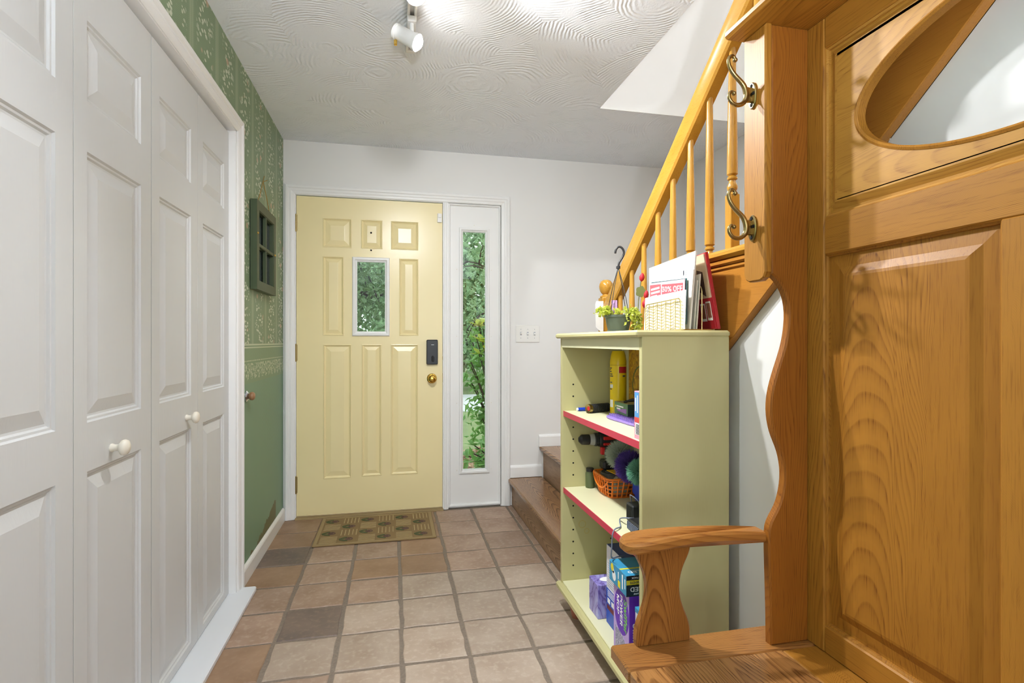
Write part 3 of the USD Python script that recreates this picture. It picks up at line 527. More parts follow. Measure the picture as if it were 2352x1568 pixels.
# wall bumper, decorative window frame, switch plate
wb = thing('wall_bumper', 'small knob-shaped wall bumper with a brown tip on green wallpaper', 'door stop', (XL, 2.705, 0.860))
part(wb, 'base', lathe([(0.026, 0), (0.026, 0.006), (0.018, 0.012), (0.012, 0.016)], 24, (XL, 2.705, 0.860), (1, 0, 0)), 'chrome', smooth=50)
part(wb, 'tip', lathe([(0.012, 0.016), (0.019, 0.022), (0.020, 0.032), (0.014, 0.040), (0, 0.042)], 24, (XL, 2.705, 0.860), (1, 0, 0)), 'brown_knob', smooth=60, label='brown knob tip')
pf = thing('window_frame_ornament', 'dark green wooden window-frame ornament hanging by twine on the wallpaper', 'wall decoration', (XL, 2.99, 1.36))
Fp = at(F_LEFT, XL + 0.004); y0, y1, z0, z1 = 2.775, 3.195, 1.368, 1.802
part(pf, 'frame', put(mitred(rect(y0, y1, z0, z1), [(0, 0), (0, 0.030), (0.044, 0.030), (0.048, 0.024), (0.048, 0)], True), Fp), 'frame_green')
ym = (y0 + y1) / 2; zm = (z0 + z1) / 2 + 0.005
part(pf, 'muntin', put(bx(ym - 0.009, ym + 0.009, z0 + 0.04, z1 - 0.04, 0.008, 0.026, 0.003), Fp), 'frame_green'); part(pf, 'muntin', put(bx(y0 + 0.04, y1 - 0.04, zm - 0.009, zm + 0.009, 0.010, 0.028, 0.003), Fp), 'frame_green')
for a, b in ((y0 + .045, ym - .009), (ym + .009, y1 - .045)):
    for c, d in ((z0 + .045, zm - .009), (zm + .009, z1 - .045)): part(pf, 'pane', put(bx(a, b, c, d, 0.003, 0.006), Fp), 'dark_pane')
xh = XL + 0.018; nail = (XL + 0.006, 3.02, 1.955)
part(pf, 'twine', [tube([(xh, 2.85, 1.80), (xh - 0.004, 2.94, 1.885), nail], 0.0022, 6), tube([(xh, 3.12, 1.80), (xh - 0.004, 3.06, 1.885), nail], 0.0022, 6), tube([(xh, 3.11, 1.802), (xh + 0.01, 3.13, 1.807), (xh, 3.15, 1.801)], 0.003, 6),
    tube([(nail[0], 3.02, 1.952), (nail[0] + 0.01, 3.07, 1.975)], 0.002, 6), tube([(nail[0], 3.02, 1.952), (nail[0] + .008, 3.01, 1.98)], 0.002, 6)], 'twine')
part(pf, 'latch', put(lathe([(0.006, 0), (0.005, 0.004), (0, 0.006)], 12, (y1 - 0.03, zm, 0.030)), Fp), 'brass'); part(pf, 'latch', put(lathe([(0.006, 0), (0.005, 0.004), (0, 0.006)], 12, (y0 + 0.012, zm + 0.05, 0.030)), Fp), 'brass')
sw = thing('light_switch', 'white three-gang light switch plate on the front wall', 'light switch', (0.896, YF, 1.169))
part(sw, 'plate', put(prism(rrect(0.812, 0.981, 1.110, 1.228, 0.005), 0.0, 0.006, 0.002), FD), 'white_plastic')
for k, x in enumerate((0.848, 0.896, 0.944)):
    part(sw, 'toggle_slot', put(bx(x - 0.006, x + 0.006, 1.157, 1.181, 0.006, 0.0065), FD), 'ink_light')
    tg = rot(put(bx(x - 0.0045, x + 0.0045, 1.163, 1.173, 0.005, 0.018, 0.001), FD), 0.5 if k else -0.5, [1, 0, 0], (x, YF - 0.008, 1.168)); part(sw, 'toggle', tg, 'white_plastic')
part(sw, 'screw', [put(lathe([(0.0028, 0), (0.002, 0.001), (0, 0.0012)], 8, (x, z, 0.006)), FD) for x in (0.848, 0.896, 0.944) for z in (1.139, 1.199)], 'ink_light', kind='stuff')

# ------------------------------------------------------------------ staircase
st = thing('staircase', 'honey oak staircase with turned balusters and a ball-topped newel post', 'staircase', (1.5, 2.0, 0.0), kind='structure')
def tread(parent, P, z, mat_, t=0.028): return part(parent, 'tread', prism(P, z - t, z, 0.007), mat_)
LY = 2.49
tread(st, rect(0.757, 1.0, LY - 0.1, YF - 0.002), 0.184, 'step_wood'); part(st, 'riser', bx(0.785, 0.81, LY - 0.1, YF - 0.002, -0.01, 0.157), 'step_riser')
part(st, 'riser', bx(1.008, 1.03, LY - 0.05, YF - 0.002, 0.17, 0.365), 'step_riser'); part(st, 'landing', prism(rect(0.981, XR, LY - 0.03, YF - 0.002), 0.362, 0.390, 0.007), 'step_wood')
RUN, RISE = 0.243, 0.2
def nose(k): return 1.545 + RUN * k
def tz(k): return 1.389 - RISE * k
for k in range(4, -7, -1):
    yn, z = nose(k), tz(k)
    part(st, 'riser', bx(0.996, XR, yn - 0.05, yn - 0.03, z - RISE, z - 0.027), 'trim_white' if k < -3 else 'step_riser')
    part(st, 'tread', prism(rect(0.950, XR, yn - RUN - 0.035, yn), z - 0.027, z, 0.009), 'step_wood' if k > 2 else 'stair_oak')
    part(st, 'tread_moulding', [bx(0.962, 0.978, yn - RUN - 0.02, yn - 0.016, z - 0.045, z - 0.027, 0.005), bx(0.970, 1.0, yn - RUN - 0.02, yn - 0.024, z - 0.058, z - 0.044, 0.004)], 'stair_stringer')
# saw-tooth stringer
top = []
for k in range(4, -8, -1):
    yn, z = nose(k) - 0.03, tz(k) - 0.028
    top += [(yn, z - RISE), (yn, z)]
top = top[:-1]
ys = top[0][0]; ye = top[-1][0]
outl = [(-ys - 0.06, 0.30), (-ys - 0.06, max(lo(ys + .06), 0.06)), (-ye, lo(ye))] + [(-y, z) for y, z in top[::-1]]
outl = [(-LY - 0.02, 0.36), (-LY - 0.02, max(0.0, lo(LY + 0.02)))] + [(-ye, lo(ye))] + [(-y, z) for y, z in top[::-1]]
part(st, 'stringer', put(prism(outl[::-1], 0.0, 0.024, 0.002), at(F_RIGHT, -XS)), 'stair_stringer')
# handrail
XB = 1.04; rz = lambda y: 2.164 - 0.828 * (y - 1.457)
RP = [(-0.030, -0.012), (-0.024, -0.030), (-0.024, -0.052), (-0.018, -0.060), (0.018, -0.060), (0.024, -0.052), (0.024, -0.030), (0.030, -0.012), (0.029, 0.006), (0.020, 0.016), (0, 0.019), (-0.020, 0.016), (-0.029, 0.006)]
ya, yb = 2.50, -0.55; d = np.array([0, yb - ya, rz(yb) - rz(ya)]); L = np.linalg.norm(d); d /= L
A = np.eye(4); A[:3, 0] = (1, 0, 0); A[:3, 2] = d; A[:3, 1] = np.cross(d, (1, 0, 0)); 
if A[2, 1] < 0: A[:3, 1] *= -1
A[:3, 3] = (XB, ya, rz(ya) - 0.024); part(st, 'handrail', put(prism(RP, 0, L), A), 'stair_oak', smooth=25)
def baluster(y, zb, ztop):
    blk = bx(XB - 0.016, XB + 0.016, y - 0.016, y + 0.016, zb, zb + 0.19, 0.002)
    z0_ = zb + 0.19
    tur = lathe([(0.0155, z0_), (0.010, z0_ + 0.006), (0.0145, z0_ + 0.014), (0.0165, z0_ + 0.024), (0.011, z0_ + 0.038), (0.010, z0_ + 0.044), (0.0155, z0_ + 0.048), (0.0155, z0_ + 0.054), (0.011, z0_ + 0.058), (0.0165, z0_ + 0.064), (0.0165, z0_ + 0.075), (0.0150, z0_ + 0.2), (0.0115, ztop - 0.1), (0.0100, ztop)], 16, (XB, y, 0))
    part(st, 'baluster', [blk, tur], 'stair_oak_up', smooth=40)
for k in range(4, -6, -1):
    for dy in (0.049, 0.168):
        y = nose(k) - dy
        if y < 2.47: baluster(y, tz(k) - 0.002, rz(y) - 0.085)
XN, YN = 1.04, 2.525
nw = part(st, 'newel_post', [bx(XN - 0.030, XN + 0.030, YN - 0.030, YN + 0.030, 0.38, 1.335, 0.004), lathe([(0.030, 1.335), (0.030, 1.342), (0.018, 1.349), (0.017, 1.356)], 24, (XN, YN, 0))], 'stair_oak_up', smooth=40)
part(nw, 'ball_finial', lathe([(0.017, 1.352), (0.022, 1.356), (0.029, 1.366), (0.0335, 1.380), (0.0345, 1.392), (0.0325, 1.405), (0.026, 1.417), (0.014, 1.424), (0, 1.426)], 28, (XN, YN, 0)), 'stair_oak_up', smooth=60)
nt = single('note_card', prism([(0.972, 1.185), (0.996, 1.165), (1.012, 1.165), (1.012, 1.315), (0.975, 1.315), (0.970, 1.30)], -0.0012, 0.0012).apply_transform(at(F_FRONT, -(YN - 0.034))), 'paper', 'white note card stuck to the side of the newel post', 'card')

# ------------------------------------------------------------------ oak hall tree (bench with tall back)
ht = thing('hall_tree', 'tall oak hall tree bench with scalloped sides and an oval opening in its back', 'hall tree', (0.7, 0.6, 0.0))
YH0, YH1, YC = 0.16, 1.04, 0.60                              # inner faces of the two side panels
XBK = 0.900
# seat with hinged lid
part(ht, 'seat_end', bx(0.463, 0.93, 1.004, 1.100, 0.421, 0.450, 0.004), 'oak_seat_end'); part(ht, 'seat_end', bx(0.463, 0.93, 0.10, 0.196, 0.421, 0.450, 0.004), 'oak_seat_end')
part(ht, 'seat_back_rail', bx(0.818, 0.93, 0.197, 1.003, 0.421, 0.449, 0.003), 'oak_rail')
nb = 4; xs = np.linspace(0.463, 0.815, nb + 1)
ld = part(ht, 'seat_lid', bx(0.47, 0.808, 0.21, 0.99, 0.424, 0.440), 'oak_rail')
for i in range(nb): part(ld, 'plank', bx(xs[i] + 0.0002, xs[i + 1] - 0.0002, 0.199, 1.000, 0.425, 0.452, 0.0025 if i in (0, nb - 1) else 0.0008), 'oak_seat')
part(ht, 'front_panel', bx(0.495, 0.515, 0.13, 1.07, 0.04, 0.421), 'oak_rail'); part(ht, 'end_panel', bx(0.495, 0.93, 1.05, 1.072, 0.0, 0.421), 'oak_side_shaded'); part(ht, 'end_panel', bx(0.495, 0.93, 0.128, 0.15, 0.0, 0.421), 'oak_side_shaded')
# scalloped side panels
prof = [(0.805, 0.450), (0.803, 0.56), (0.800, 0.690), (0.8015, 0.708), (0.809, 0.726), (0.825, 0.752), (0.836, 0.785), (0.840, 0.815), (0.838, 0.845), (0.829, 0.878), (0.816, 0.908), (0.807, 0.940), (0.8045, 0.968), (0.807, 0.998), (0.815, 1.030), (0.829, 1.070), (0.841, 1.105), (0.8485, 1.140), (0.851, 1.172), (0.848, 1.203), (0.839, 1.228), (0.826, 1.247), (0.812, 1.259), (0.806, 1.263)]
P = spline([(x, z, 0) for x, z in prof], 70)[:, :2]
def side(y):
    out = [tuple(p) for p in P] + [(0.806, 1.81), (0.90, 1.81), (0.90, 0.450)]
    return put(prism(out[::-1], 0.0, 0.022, 0.0035), at(F_FRONT, -(y + 0.022)))
for y in (1.020, 0.158): part(ht, 'side_panel', side(y), 'oak_side_shaded', smooth=35)
for ya_, yb_ in ((1.020, 1.094), (0.106, 0.180)):
    out = [(-yb_, 1.81), (-yb_, 1.268), (-yb_ + 0.006, 1.256), (-yb_ + 0.018, 1.250), (-ya_ - 0.018, 1.250), (-ya_ - 0.006, 1.256), (-ya_, 1.268), (-ya_, 1.81)]
    part(ht, 'hook_strip', put(prism(out, 0.0, 0.018, 0.003), at(F_RIGHT, -0.808)), 'oak_upright')
# back: stiles, rails, raised panels
for ya_, yb_ in ((0.976, 1.090), (0.110, 0.224)): part(ht, 'back_stile', bx(XBK, 0.925, ya_, yb_, 0.449, 1.81, 0.003), 'oak_upright')
part(ht, 'centre_stile', bx(XBK + 0.0005, 0.925, 0.564, 0.636, 0.505, 1.302, 0.003), 'oak_upright')
for z0, z1 in ((0.449, 0.508), (1.300, 1.383), (1.742, 1.81)): part(ht, 'back_rail', bx(XBK + 0.0003, 0.925, 0.224, 0.976, z0, z1, 0.003), 'oak_rail')
FB = at(F_RIGHT, -XBK)
for ya_, yb_ in ((0.636, 0.976), (0.224, 0.564)):
    part(ht, 'lower_panel', put(raised(-yb_, -ya_, 0.508, 1.300, [(-0.002, -0.004), (0.004, -0.008), (0.0045, -0.013), (0.009, -0.013), (0.030, -0.0105), (0.046, -0.0035), (0.052, -0.0025)]), FB), 'oak_panel')
ov = [(-YC + 0.302 * math.cos(a), 1.566 + 0.134 * math.sin(a)) for a in np.linspace(0, 2 * math.pi, 96, endpoint=False)]
fld = rect(-0.976 + 0.03, -0.224 - 0.03, 1.383 + 0.028, 1.742 - 0.022)
up_ = part(ht, 'upper_panel', put(cat([prism(fld, -0.022, -0.004, 0.0, [ov])]), FB), 'oak_hole_panel')
rings = [(0, -0.013), (0.006, -0.0125), (0.028, -0.004)]
V = raised(-0.976, -0.224, 1.383, 1.742, [(-0.002, -0.004), (0.004, -0.008), (0.0045, -0.013), (0.010, -0.0125), (0.0245, -0.004), (0.030, -0.004)])
V.update_faces(np.arange(len(V.faces)) < len(V.faces) - 2)
part(up_, 'panel_bevel', put(V, FB), 'oak_hole_panel')
ovi = lambda r: [(-YC + (0.302 + r) * math.cos(a), 1.566 + (0.134 + r) * math.sin(a)) for a in np.linspace(0, 2 * math.pi, 96, endpoint=False)]
part(up_, 'oval_edge', put(mitred(ovi(0), [(0.0, -0.022), (-0.001, -0.003), (0.0035, -0.0005), (0.0075, -0.004), (0.0075, -0.022)], True), FB), 'oak_upright', smooth=40)
# top shelf
part(ht, 'top_shelf', bx(0.744, 0.95, 0.095, 1.104, 1.810, 1.831, 0.006), 'oak_shelf')
# arms and their supports
arm = [(0.476, 1.052), (0.482, 1.040), (0.497, 1.031), (0.52, 1.027), (0.555, 1.0265), (0.60, 1.029), (0.66, 1.0300), (0.72, 1.030), (0.808, 1.0305), (0.808, 1.076), (0.74, 1.077), (0.68, 1.081), (0.62, 1.090), (0.57, 1.100), (0.53, 1.106), (0.50, 1.104), (0.483, 1.094), (0.475, 1.076)]
arm = [tuple(p) for p in spline([(x, y, 0) for x, y in arm[:9]], 34)[:, :2]] + [tuple(p) for p in spline([(x, y, 0) for x, y in arm[9:] + [arm[0]]], 34)[:-1, :2]]
for fy in (0, 1):
    a_ = prism(arm, -0.0115, 0.0115, 0.005); v = np.array(a_.vertices); t = (v[:, 0] - 0.476) / 0.33
    v[:, 2] += 0.678 + 0.014 * np.sin(np.clip(t, 0, 1) * math.pi * 0.9)
    if fy: v[:, 1] = 2 * YC - v[:, 1]; a_ = T(v, a_.faces[:, ::-1])
    else: a_ = T(v, a_.faces)
    part(ht, 'arm', a_, 'oak_arm', smooth=35)
    sp = [(0.5165, 0.449), (0.516, 0.475), (0.522, 0.50), (0.534, 0.53), (0.541, 0.560), (0.5395, 0.59), (0.530, 0.62), (0.518, 0.645), (0.513, 0.668), (0.513, 0.684)]
    sp = [tuple(p) for p in spline([(x, z, 0) for x, z in sp], 30)[:, :2]]; sq = [(1.160 - x, z) for x, z in sp]
    m_ = put(prism(sq + sp[::-1], 0, 0.022, 0.003), at(F_FRONT, -1.100))
    if fy: v = np.array(m_.vertices); v[:, 1] = 2 * YC - v[:, 1]; m_ = T(v, m_.faces[:, ::-1])
    part(ht, 'arm_support', m_, 'oak_support', smooth=35)
# double coat hooks
for y in (1.060, 2 * YC - 1.060):
    for z in (1.668, 1.370):
        pl = put(prism([(0.014 * math.cos(a), 0.030 * math.sin(a)) for a in np.linspace(0, 2 * math.pi, 28, endpoint=False)], 0, 0.005, 0.002), frame((0.790, y, z), (0, -1, 0), (0, 0, 1)))
        hk = part(ht, 'coat_hook', pl, 'bronze', smooth=40, label='antique brass double coat hook')
        part(hk, 'stem', bx(0.768, 0.787, y - 0.0035, y + 0.0035, z - 0.016, z + 0.018, 0.002), 'bronze')
        upc = spline([(0.772, y, z + 0.002), (0.766, y, z + 0.020), (0.752, y, z + 0.034), (0.736, y, z + 0.050), (0.728, y, z + 0.066), (0.730, y, z + 0.080), (0.738, y, z + 0.084), (0.744, y, z + 0.076)], 40)
        loc_ = spline([(0.772, y, z + 0.004), (0.768, y, z - 0.014), (0.756, y, z - 0.023), (0.742, y, z - 0.023), (0.731, y, z - 0.014), (0.729, y, z - 0.002), (0.735, y, z + 0.004), (0.741, y, z + 0.001)], 40)
        part(hk, 'upper_hook', [tube(upc, np.linspace(0.0062, 0.0036, 40), 12), trimesh.creation.icosphere(2, 0.0052).apply_translation(upc[-1])], 'bronze', smooth=50); part(hk, 'lower_hook', [tube(loc_, np.linspace(0.006, 0.0034, 40), 12), trimesh.creation.icosphere(2, 0.005).apply_translation(loc_[-1])], 'bronze', smooth=50)
        part(hk, 'screw', [lathe([(0.0045, 0), (0.0035, 0.0015), (0, 0.002)], 12, (0.785, y, z + s), (-1, 0, 0)) for s in (-0.021, 0.0215)] + [lathe([(0.004, 0), (0.003, 0.002), (0, 0.002)], 12, (0.785, y - 0.0075, z + 0.003), (-1, 0, 0))], 'hole_black')

# ------------------------------------------------------------------ green bookcase
bc = thing('bookcase', 'pale green painted bookcase with crimson shelf edges', 'bookcase', (0.82, 1.78, 0.0))
BX0, BX1, BY0, BY1 = 0.685, 0.963, 1.400, 2.160
def side_b(y0, y1, nm):
    s_ = part(bc, nm, bx(BX0, BX1, y0, y1, 0.105, 1.130, 0.0015), 'bookcase_paint'); return s_
side_b(BY0, BY0 + 0.019, 'side_panel'); s2 = side_b(BY1 - 0.019, BY1, 'side_panel')
part(bc, 'top', prism(rrect(0.666, BX1 + 0.002, BY0 - 0.004, BY1 + 0.012, 0.006), 1.128, 1.148, 0.006), 'bookcase_paint')
part(bc, 'front_rail', bx(BX0 + 0.0005, BX0 + 0.018, BY0 + 0.019, BY1 - 0.019, 1.091, 1.128), 'bookcase_paint_lit')
part(bc, 'back_panel', bx(BX1 - 0.008, BX1 - 0.001, BY0 + 0.019, BY1 - 0.019, 0.105, 1.128), 'bookcase_paint_lit')
part(bc, 'base', prism(rrect(0.668, BX1, BY0 - 0.012, BY1 + 0.012, 0.006), 0.078, 0.106, 0.007), 'bookcase_paint')
part(bc, 'bottom_shelf', bx(BX0 + 0.004, BX1 - 0.008, BY0 + 0.019, BY1 - 0.019, 0.105, 0.114, 0.002), 'bookcase_paint_lit')
for zt in (0.825, 0.505):
    sh = part(bc, 'shelf', bx(0.6935, BX1 - 0.010, BY0 + 0.020, BY1 - 0.020, zt - 0.021, zt), 'bookcase_paint_lit')
    part(sh, 'front_edge', bx(0.6915, 0.6937, BY0 + 0.020, BY1 - 0.020, zt - 0.0215, zt + 0.0005), 'red_edge', label='crimson painted shelf edge')
for (x, y) in ((0.725, 2.06), (0.725, 1.48), (0.92, 2.06), (0.92, 1.48)): part(bc, 'foot', lathe([(0.022, 0), (0.027, 0.02), (0.031, 0.05), (0.030, 0.079)], 20, (x, y, 0)), 'foot_brown', smooth=50)
holes = []
for x in (0.735, 0.905):
    for z in (0.175, 0.225, 0.275, 0.325, 0.375, 0.425, 0.555, 0.605, 0.655, 0.705, 0.755, 0.885, 0.935):
        for y, d in ((BY1 - 0.0192, -1), (BY0 + 0.0192, 1)): holes.append(lathe([(0.0036, 0), (0.0036, 0.0004)], 10, (x, y, z), (0, d, 0)))
part(bc, 'pin_hole', holes, 'hole_black', kind='stuff')
for (x, z, r) in ((0.775, 0.345, 0.017), (0.795, 0.315, 0.012), (0.86, 0.35, 0.018), (0.9, 0.32, 0.012)):
    part(bc, 'knot_stain', put(mitred([(x + r * math.cos(a), z + r * math.sin(a)) for a in np.linspace(0, 2 * math.pi, 24, endpoint=False)], [(0, 0.0002), (0.0035, 0.0003), (0.0035, 0.0)], True), at(F_FRONT, -(BY1 - 0.0190))), 'stain_tan')
for (x, r) in ((0.852, 0.009), (0.895, 0.013)):
    part(bc, 'knot_stain', put(lathe([(r, 0.0001), (0, 0.0003)], 16, (x, 0.545, 0)), at(F_FRONT, -BY0)), 'stain_tan')

# ------------------------------------------------------------------ floor mat
MX0, MX1, MY0, MY1 = -0.437, 0.236, 3.055, 3.525
mt = thing('doormat', 'tan doormat patterned with brown stripes and roses before the yellow door', 'doormat', (-0.1, 3.29, 0.0))
part(mt, 'base', prism(rrect(MX0, MX1, MY0, MY1, 0.008), 0.001, 0.007, 0.002), 'mat_base')
part(mt, 'border', mitred(rect(MX0 + 0.004, MX1 - 0.004, MY0 + 0.004, MY1 - 0.004), [(0, 0.006), (0, 0.0085), (0.018, 0.0085), (0.018, 0.006)], True), 'mat_border')
nx, ny = 6, 4; cw, ch_ = (MX1 - MX0 - 0.05) / nx, (MY1 - MY0 - 0.05) / ny
for i in range(nx):
    for j in range(ny):
        a0, b0 = MX0 + 0.025 + i * cw, MY0 + 0.025 + j * ch_; ac, bc_ = a0 + cw / 2, b0 + ch_ / 2
        if (i + j) % 2 == 0:
            ms = []
            for k in range(5):
                t = (k + 0.5) / 5
                if j % 2: ms.append(bx(a0 + t * cw - 0.003, a0 + t * cw + 0.003, b0 + 0.006, b0 + ch_ - 0.006, 0.006, 0.0088, 0.001))
                else: ms.append(bx(a0 + 0.006, a0 + cw - 0.006, b0 + t * ch_ - 0.003, b0 + t * ch_ + 0.003, 0.006, 0.0088, 0.001))
            part(mt, 'stripe_block', ms, 'mat_rib')
        else:
            ro = part(mt, 'rose_motif', [lathe([(r_, 0.006), (r_ - 0.002, 0.0092), (r_ - 0.006, 0.0092), (r_ - 0.007, 0.006)], 14, (ac + dx, bc_ + dy, 0)) for r_, dx, dy in ((0.022, 0.008, 0), (0.013, 0.006, 0.002))] + [cyl((ac + 0.008, bc_, 0.006), (ac + 0.008, bc_, 0.009), 0.005, 8)], 'mat_rose')
            lf = [(0.026 * math.cos(a) , 0.009 * math.sin(a)) for a in np.linspace(0, 2 * math.pi, 12, endpoint=False)]
            part(ro, 'leaf', put(prism(lf, 0.006, 0.009), frame((ac - 0.026, bc_ + 0.014, 0), (1, 0.6, 0), (-0.6, 1, 0))), 'mat_leaf'); part(ro, 'leaf', put(prism(lf, 0.006, 0.009), frame((ac - 0.022, bc_ - 0.018, 0), (1, -0.5, 0), (0.5, 1, 0))), 'mat_leaf')

# ------------------------------------------------------------------ track lights
XT = 0.066
tk = thing('track_light', 'white ceiling track with small cylinder spotlights', 'track light', (XT, 1.4, ZC))
part(tk, 'track', [bx(XT - 0.018, XT - 0.008, 0.6, 2.33, ZC - 0.020, ZC - 0.001, 0.002), bx(XT + 0.008, XT + 0.018, 0.6, 2.33, ZC - 0.020, ZC - 0.001, 0.002), bx(XT - 0.018, XT + 0.018, 0.6, 2.33, ZC - 0.006, ZC - 0.001)], 'white_metal')
part(tk, 'end_cap', bx(XT - 0.019, XT + 0.019, 2.326, 2.345, ZC - 0.022, ZC - 0.001, 0.003), 'white_metal')
def head(y, aim):
    d = np.array(aim, float); d /= np.linalg.norm(d); c0 = np.array((XT, y, ZC - 0.103))
    ad = part(tk, 'adapter', [bx(XT - 0.017, XT + 0.017, y - 0.02, y + 0.075, ZC - 0.042, ZC - 0.019, 0.003), cyl((XT, y, ZC - 0.09), (XT, y, ZC - 0.04), 0.008, 12)], 'white_metal')
    b0 = c0 - d * 0.078
    hd = part(tk, 'lamp_head', lathe([(0.0, 0.0), (0.028, 0.0), (0.031, 0.003), (0.031, 0.012), (0.029, 0.014), (0.029, 0.085), (0.033, 0.092), (0.033, 0.105), (0.030, 0.105), (0.028, 0.095), (0.0, 0.094)], 32, b0, d), 'white_metal', smooth=40)
    part(hd, 'bulb', lathe([(0.027, 0.096), (0.0275, 0.104), (0.024, 0.113), (0.015, 0.119), (0, 0.121)], 24, b0, d), 'bulb_glow', smooth=60)
    sp_ = UsdLux.SphereLight.Define(stage, '/World/lamp_light' + f'_{int(y * 100)}'); sp_.CreateRadiusAttr(0.026); sp_.CreateIntensityAttr(LAMP_GAIN); sp_.CreateColorAttr(Gf.Vec3f(0.97, 0.99, 1.02))
    sh_ = UsdLux.ShapingAPI.Apply(sp_.GetPrim()); sh_.CreateShapingConeAngleAttr(58.0); sh_.CreateShapingConeSoftnessAttr(1.0)
    zx = -d; xx = np.cross((0, 0, 1.0), zx); xx /= np.linalg.norm(xx); yx = np.cross(zx, xx); c_ = b0 + d * 0.152
    sp_.AddTransformOp().Set(Gf.Matrix4d(*xx, 0, *yx, 0, *zx, 0, *c_, 1))
    lp = b0 + d * 0.02 + np.array((-0.015, 0, -0.04))
    part(hd, 'switch', bx(lp[0] - 0.006, lp[0] + 0.006, lp[1] - 0.006, lp[1] + 0.006, lp[2] - 0.008, lp[2] + 0.012, 0.002), 'brass')
head(2.09, (0.80, -0.32, -0.52)); head(1.80, (0.10, -0.55, -0.75)); head(1.25, (0.2, 0.72, -0.65))  # last head is out of view, aimed to light the front wall
GL = (0.05, -0.62, 1.22)  # added uplighter, bounces fill light off the ceiling
cl1 = thing('floor_lamp', 'added white uplighter behind the viewpoint, giving fill light to the ceiling', 'floor lamp', (GL[0], GL[1], 0.0)); zb0 = GL[2] - 0.11
part(cl1, 'base', lathe([(0.14, 0.0), (0.14, 0.012), (0.03, 0.03), (0.012, 0.04)], 32, (GL[0], GL[1], 0.0005)), 'white_metal', smooth=40); part(cl1, 'pole', cyl((GL[0], GL[1], 0.03), (GL[0], GL[1], zb0 + 0.01), 0.011), 'white_metal', smooth=40)
part(cl1, 'bowl', lathe([(0.012, zb0), (0.06, zb0 + 0.01), (0.12, zb0 + 0.06), (0.14, zb0 + 0.148), (0.135, zb0 + 0.148), (0.115, zb0 + 0.065), (0.06, zb0 + 0.022), (0, zb0 + 0.018)], 36, (GL[0], GL[1], 0)), 'white_metal', smooth=40); part(cl1, 'bulb', trimesh.creation.icosphere(3, 0.03).apply_translation(GL), 'added_fill_lamp_glow', smooth=True)
cl2 = thing('stair_lamp', 'unseen round ceiling lamp over the upper stairs, placed to light the stairwell', 'ceiling lamp', (1.6, -0.4, 4.99))  # out of view, placed to light the stairwell and landing
part(cl2, 'rim', lathe([(0.20, 0), (0.21, -0.01), (0.21, -0.03), (0.19, -0.035)], 36, (1.6, -0.4, 4.99)), 'white_metal'); part(cl2, 'diffuser', lathe([(0.19, -0.03), (0.17, -0.06), (0.10, -0.085), (0, -0.09)], 36, (1.6, -0.4, 4.99)), 'unseen_stair_lamp_glow', smooth=60)

# ------------------------------------------------------------------ on top of the bookcase
ZT = 1.148
px, py = 0.854, 1.95
pp = thing('potted_plant', 'small dark green hanging pot with trailing yellow-green plant on the bookcase top', 'potted plant', (px, py, ZT))
part(pp, 'pot', lathe([(0.040, ZT), (0.042, ZT + 0.004), (0.043, ZT + 0.010), (0.0405, ZT + 0.012), (0.046, ZT + 0.036), (0.0465, ZT + 0.039), (0.050, ZT + 0.060), (0.0535, ZT + 0.061), (0.0535, ZT + 0.070), (0.049, ZT + 0.070), (0.047, ZT + 0.058), (0, ZT + 0.057)], 32, (px, py, 0)), 'pot_green', smooth=40)
part(pp, 'soil', lathe([(0.047, ZT + 0.057), (0, ZT + 0.062)], 20, (px, py, 0)), 'soil')
er = np.array((cs, -sn, 0))                                  # along the hook's plane
apex = np.array((px, py, 1.405)) 
hk_ = [apex + er * 0.0 , apex + er * 0.004 + (0, 0, 0.018), apex + er * 0.017 + (0, 0, 0.040), apex + er * 0.022 + (0, 0, 0.058), apex + er * 0.017 + (0, 0, 0.072), apex + er * 0.005 + (0, 0, 0.080), apex - er * 0.007 + (0, 0, 0.072), apex - er * 0.012 + (0, 0, 0.054)]
hg = part(pp, 'hanger', [tube(spline(hk_, 40), 0.0042, 10), cyl(apex - (0, 0, 0.006), apex + (0, 0, 0.004), 0.008, 12)], 'wire_black', smooth=40, label='dark plastic hanging hook')
for a in (0.5, 2.2, 3.7, 5.2):
    e = np.array((px + 0.052 * math.cos(a), py + 0.052 * math.sin(a), ZT + 0.064)); part(hg, 'wire', tube(spline([apex, (apex * 0.55 + e * 0.45) + (0.004 * math.cos(a), 0.004 * math.sin(a), 0), e], 10), 0.0014, 6), 'wire_black')
Ft = frame((px - 0.02, py - 0.012, ZT + 0.05), er, (0, 0.08, 1))
tg_ = part(pp, 'plant_tag', put(prism(rrect(-0.010, 0.012, 0.0, 0.078, 0.002), -0.0006, 0.0006), Ft), 'tag_purple', label='purple plant tag with handwriting')
part(tg_, 'lettering', [put(tube(spline([(0.001 + 0.0022 * math.sin(k * 2.1), 0.072 - k * 0.0042, 0.0011) for k in range(15)], 60), 0.0005, 4), Ft), put(tube(spline([(-0.0035 + 0.0016 * math.sin(k * 2.6 + 1), 0.066 - k * 0.0042, 0.0011) for k in range(10)], 40), 0.0004, 4), Ft)], 'ink')
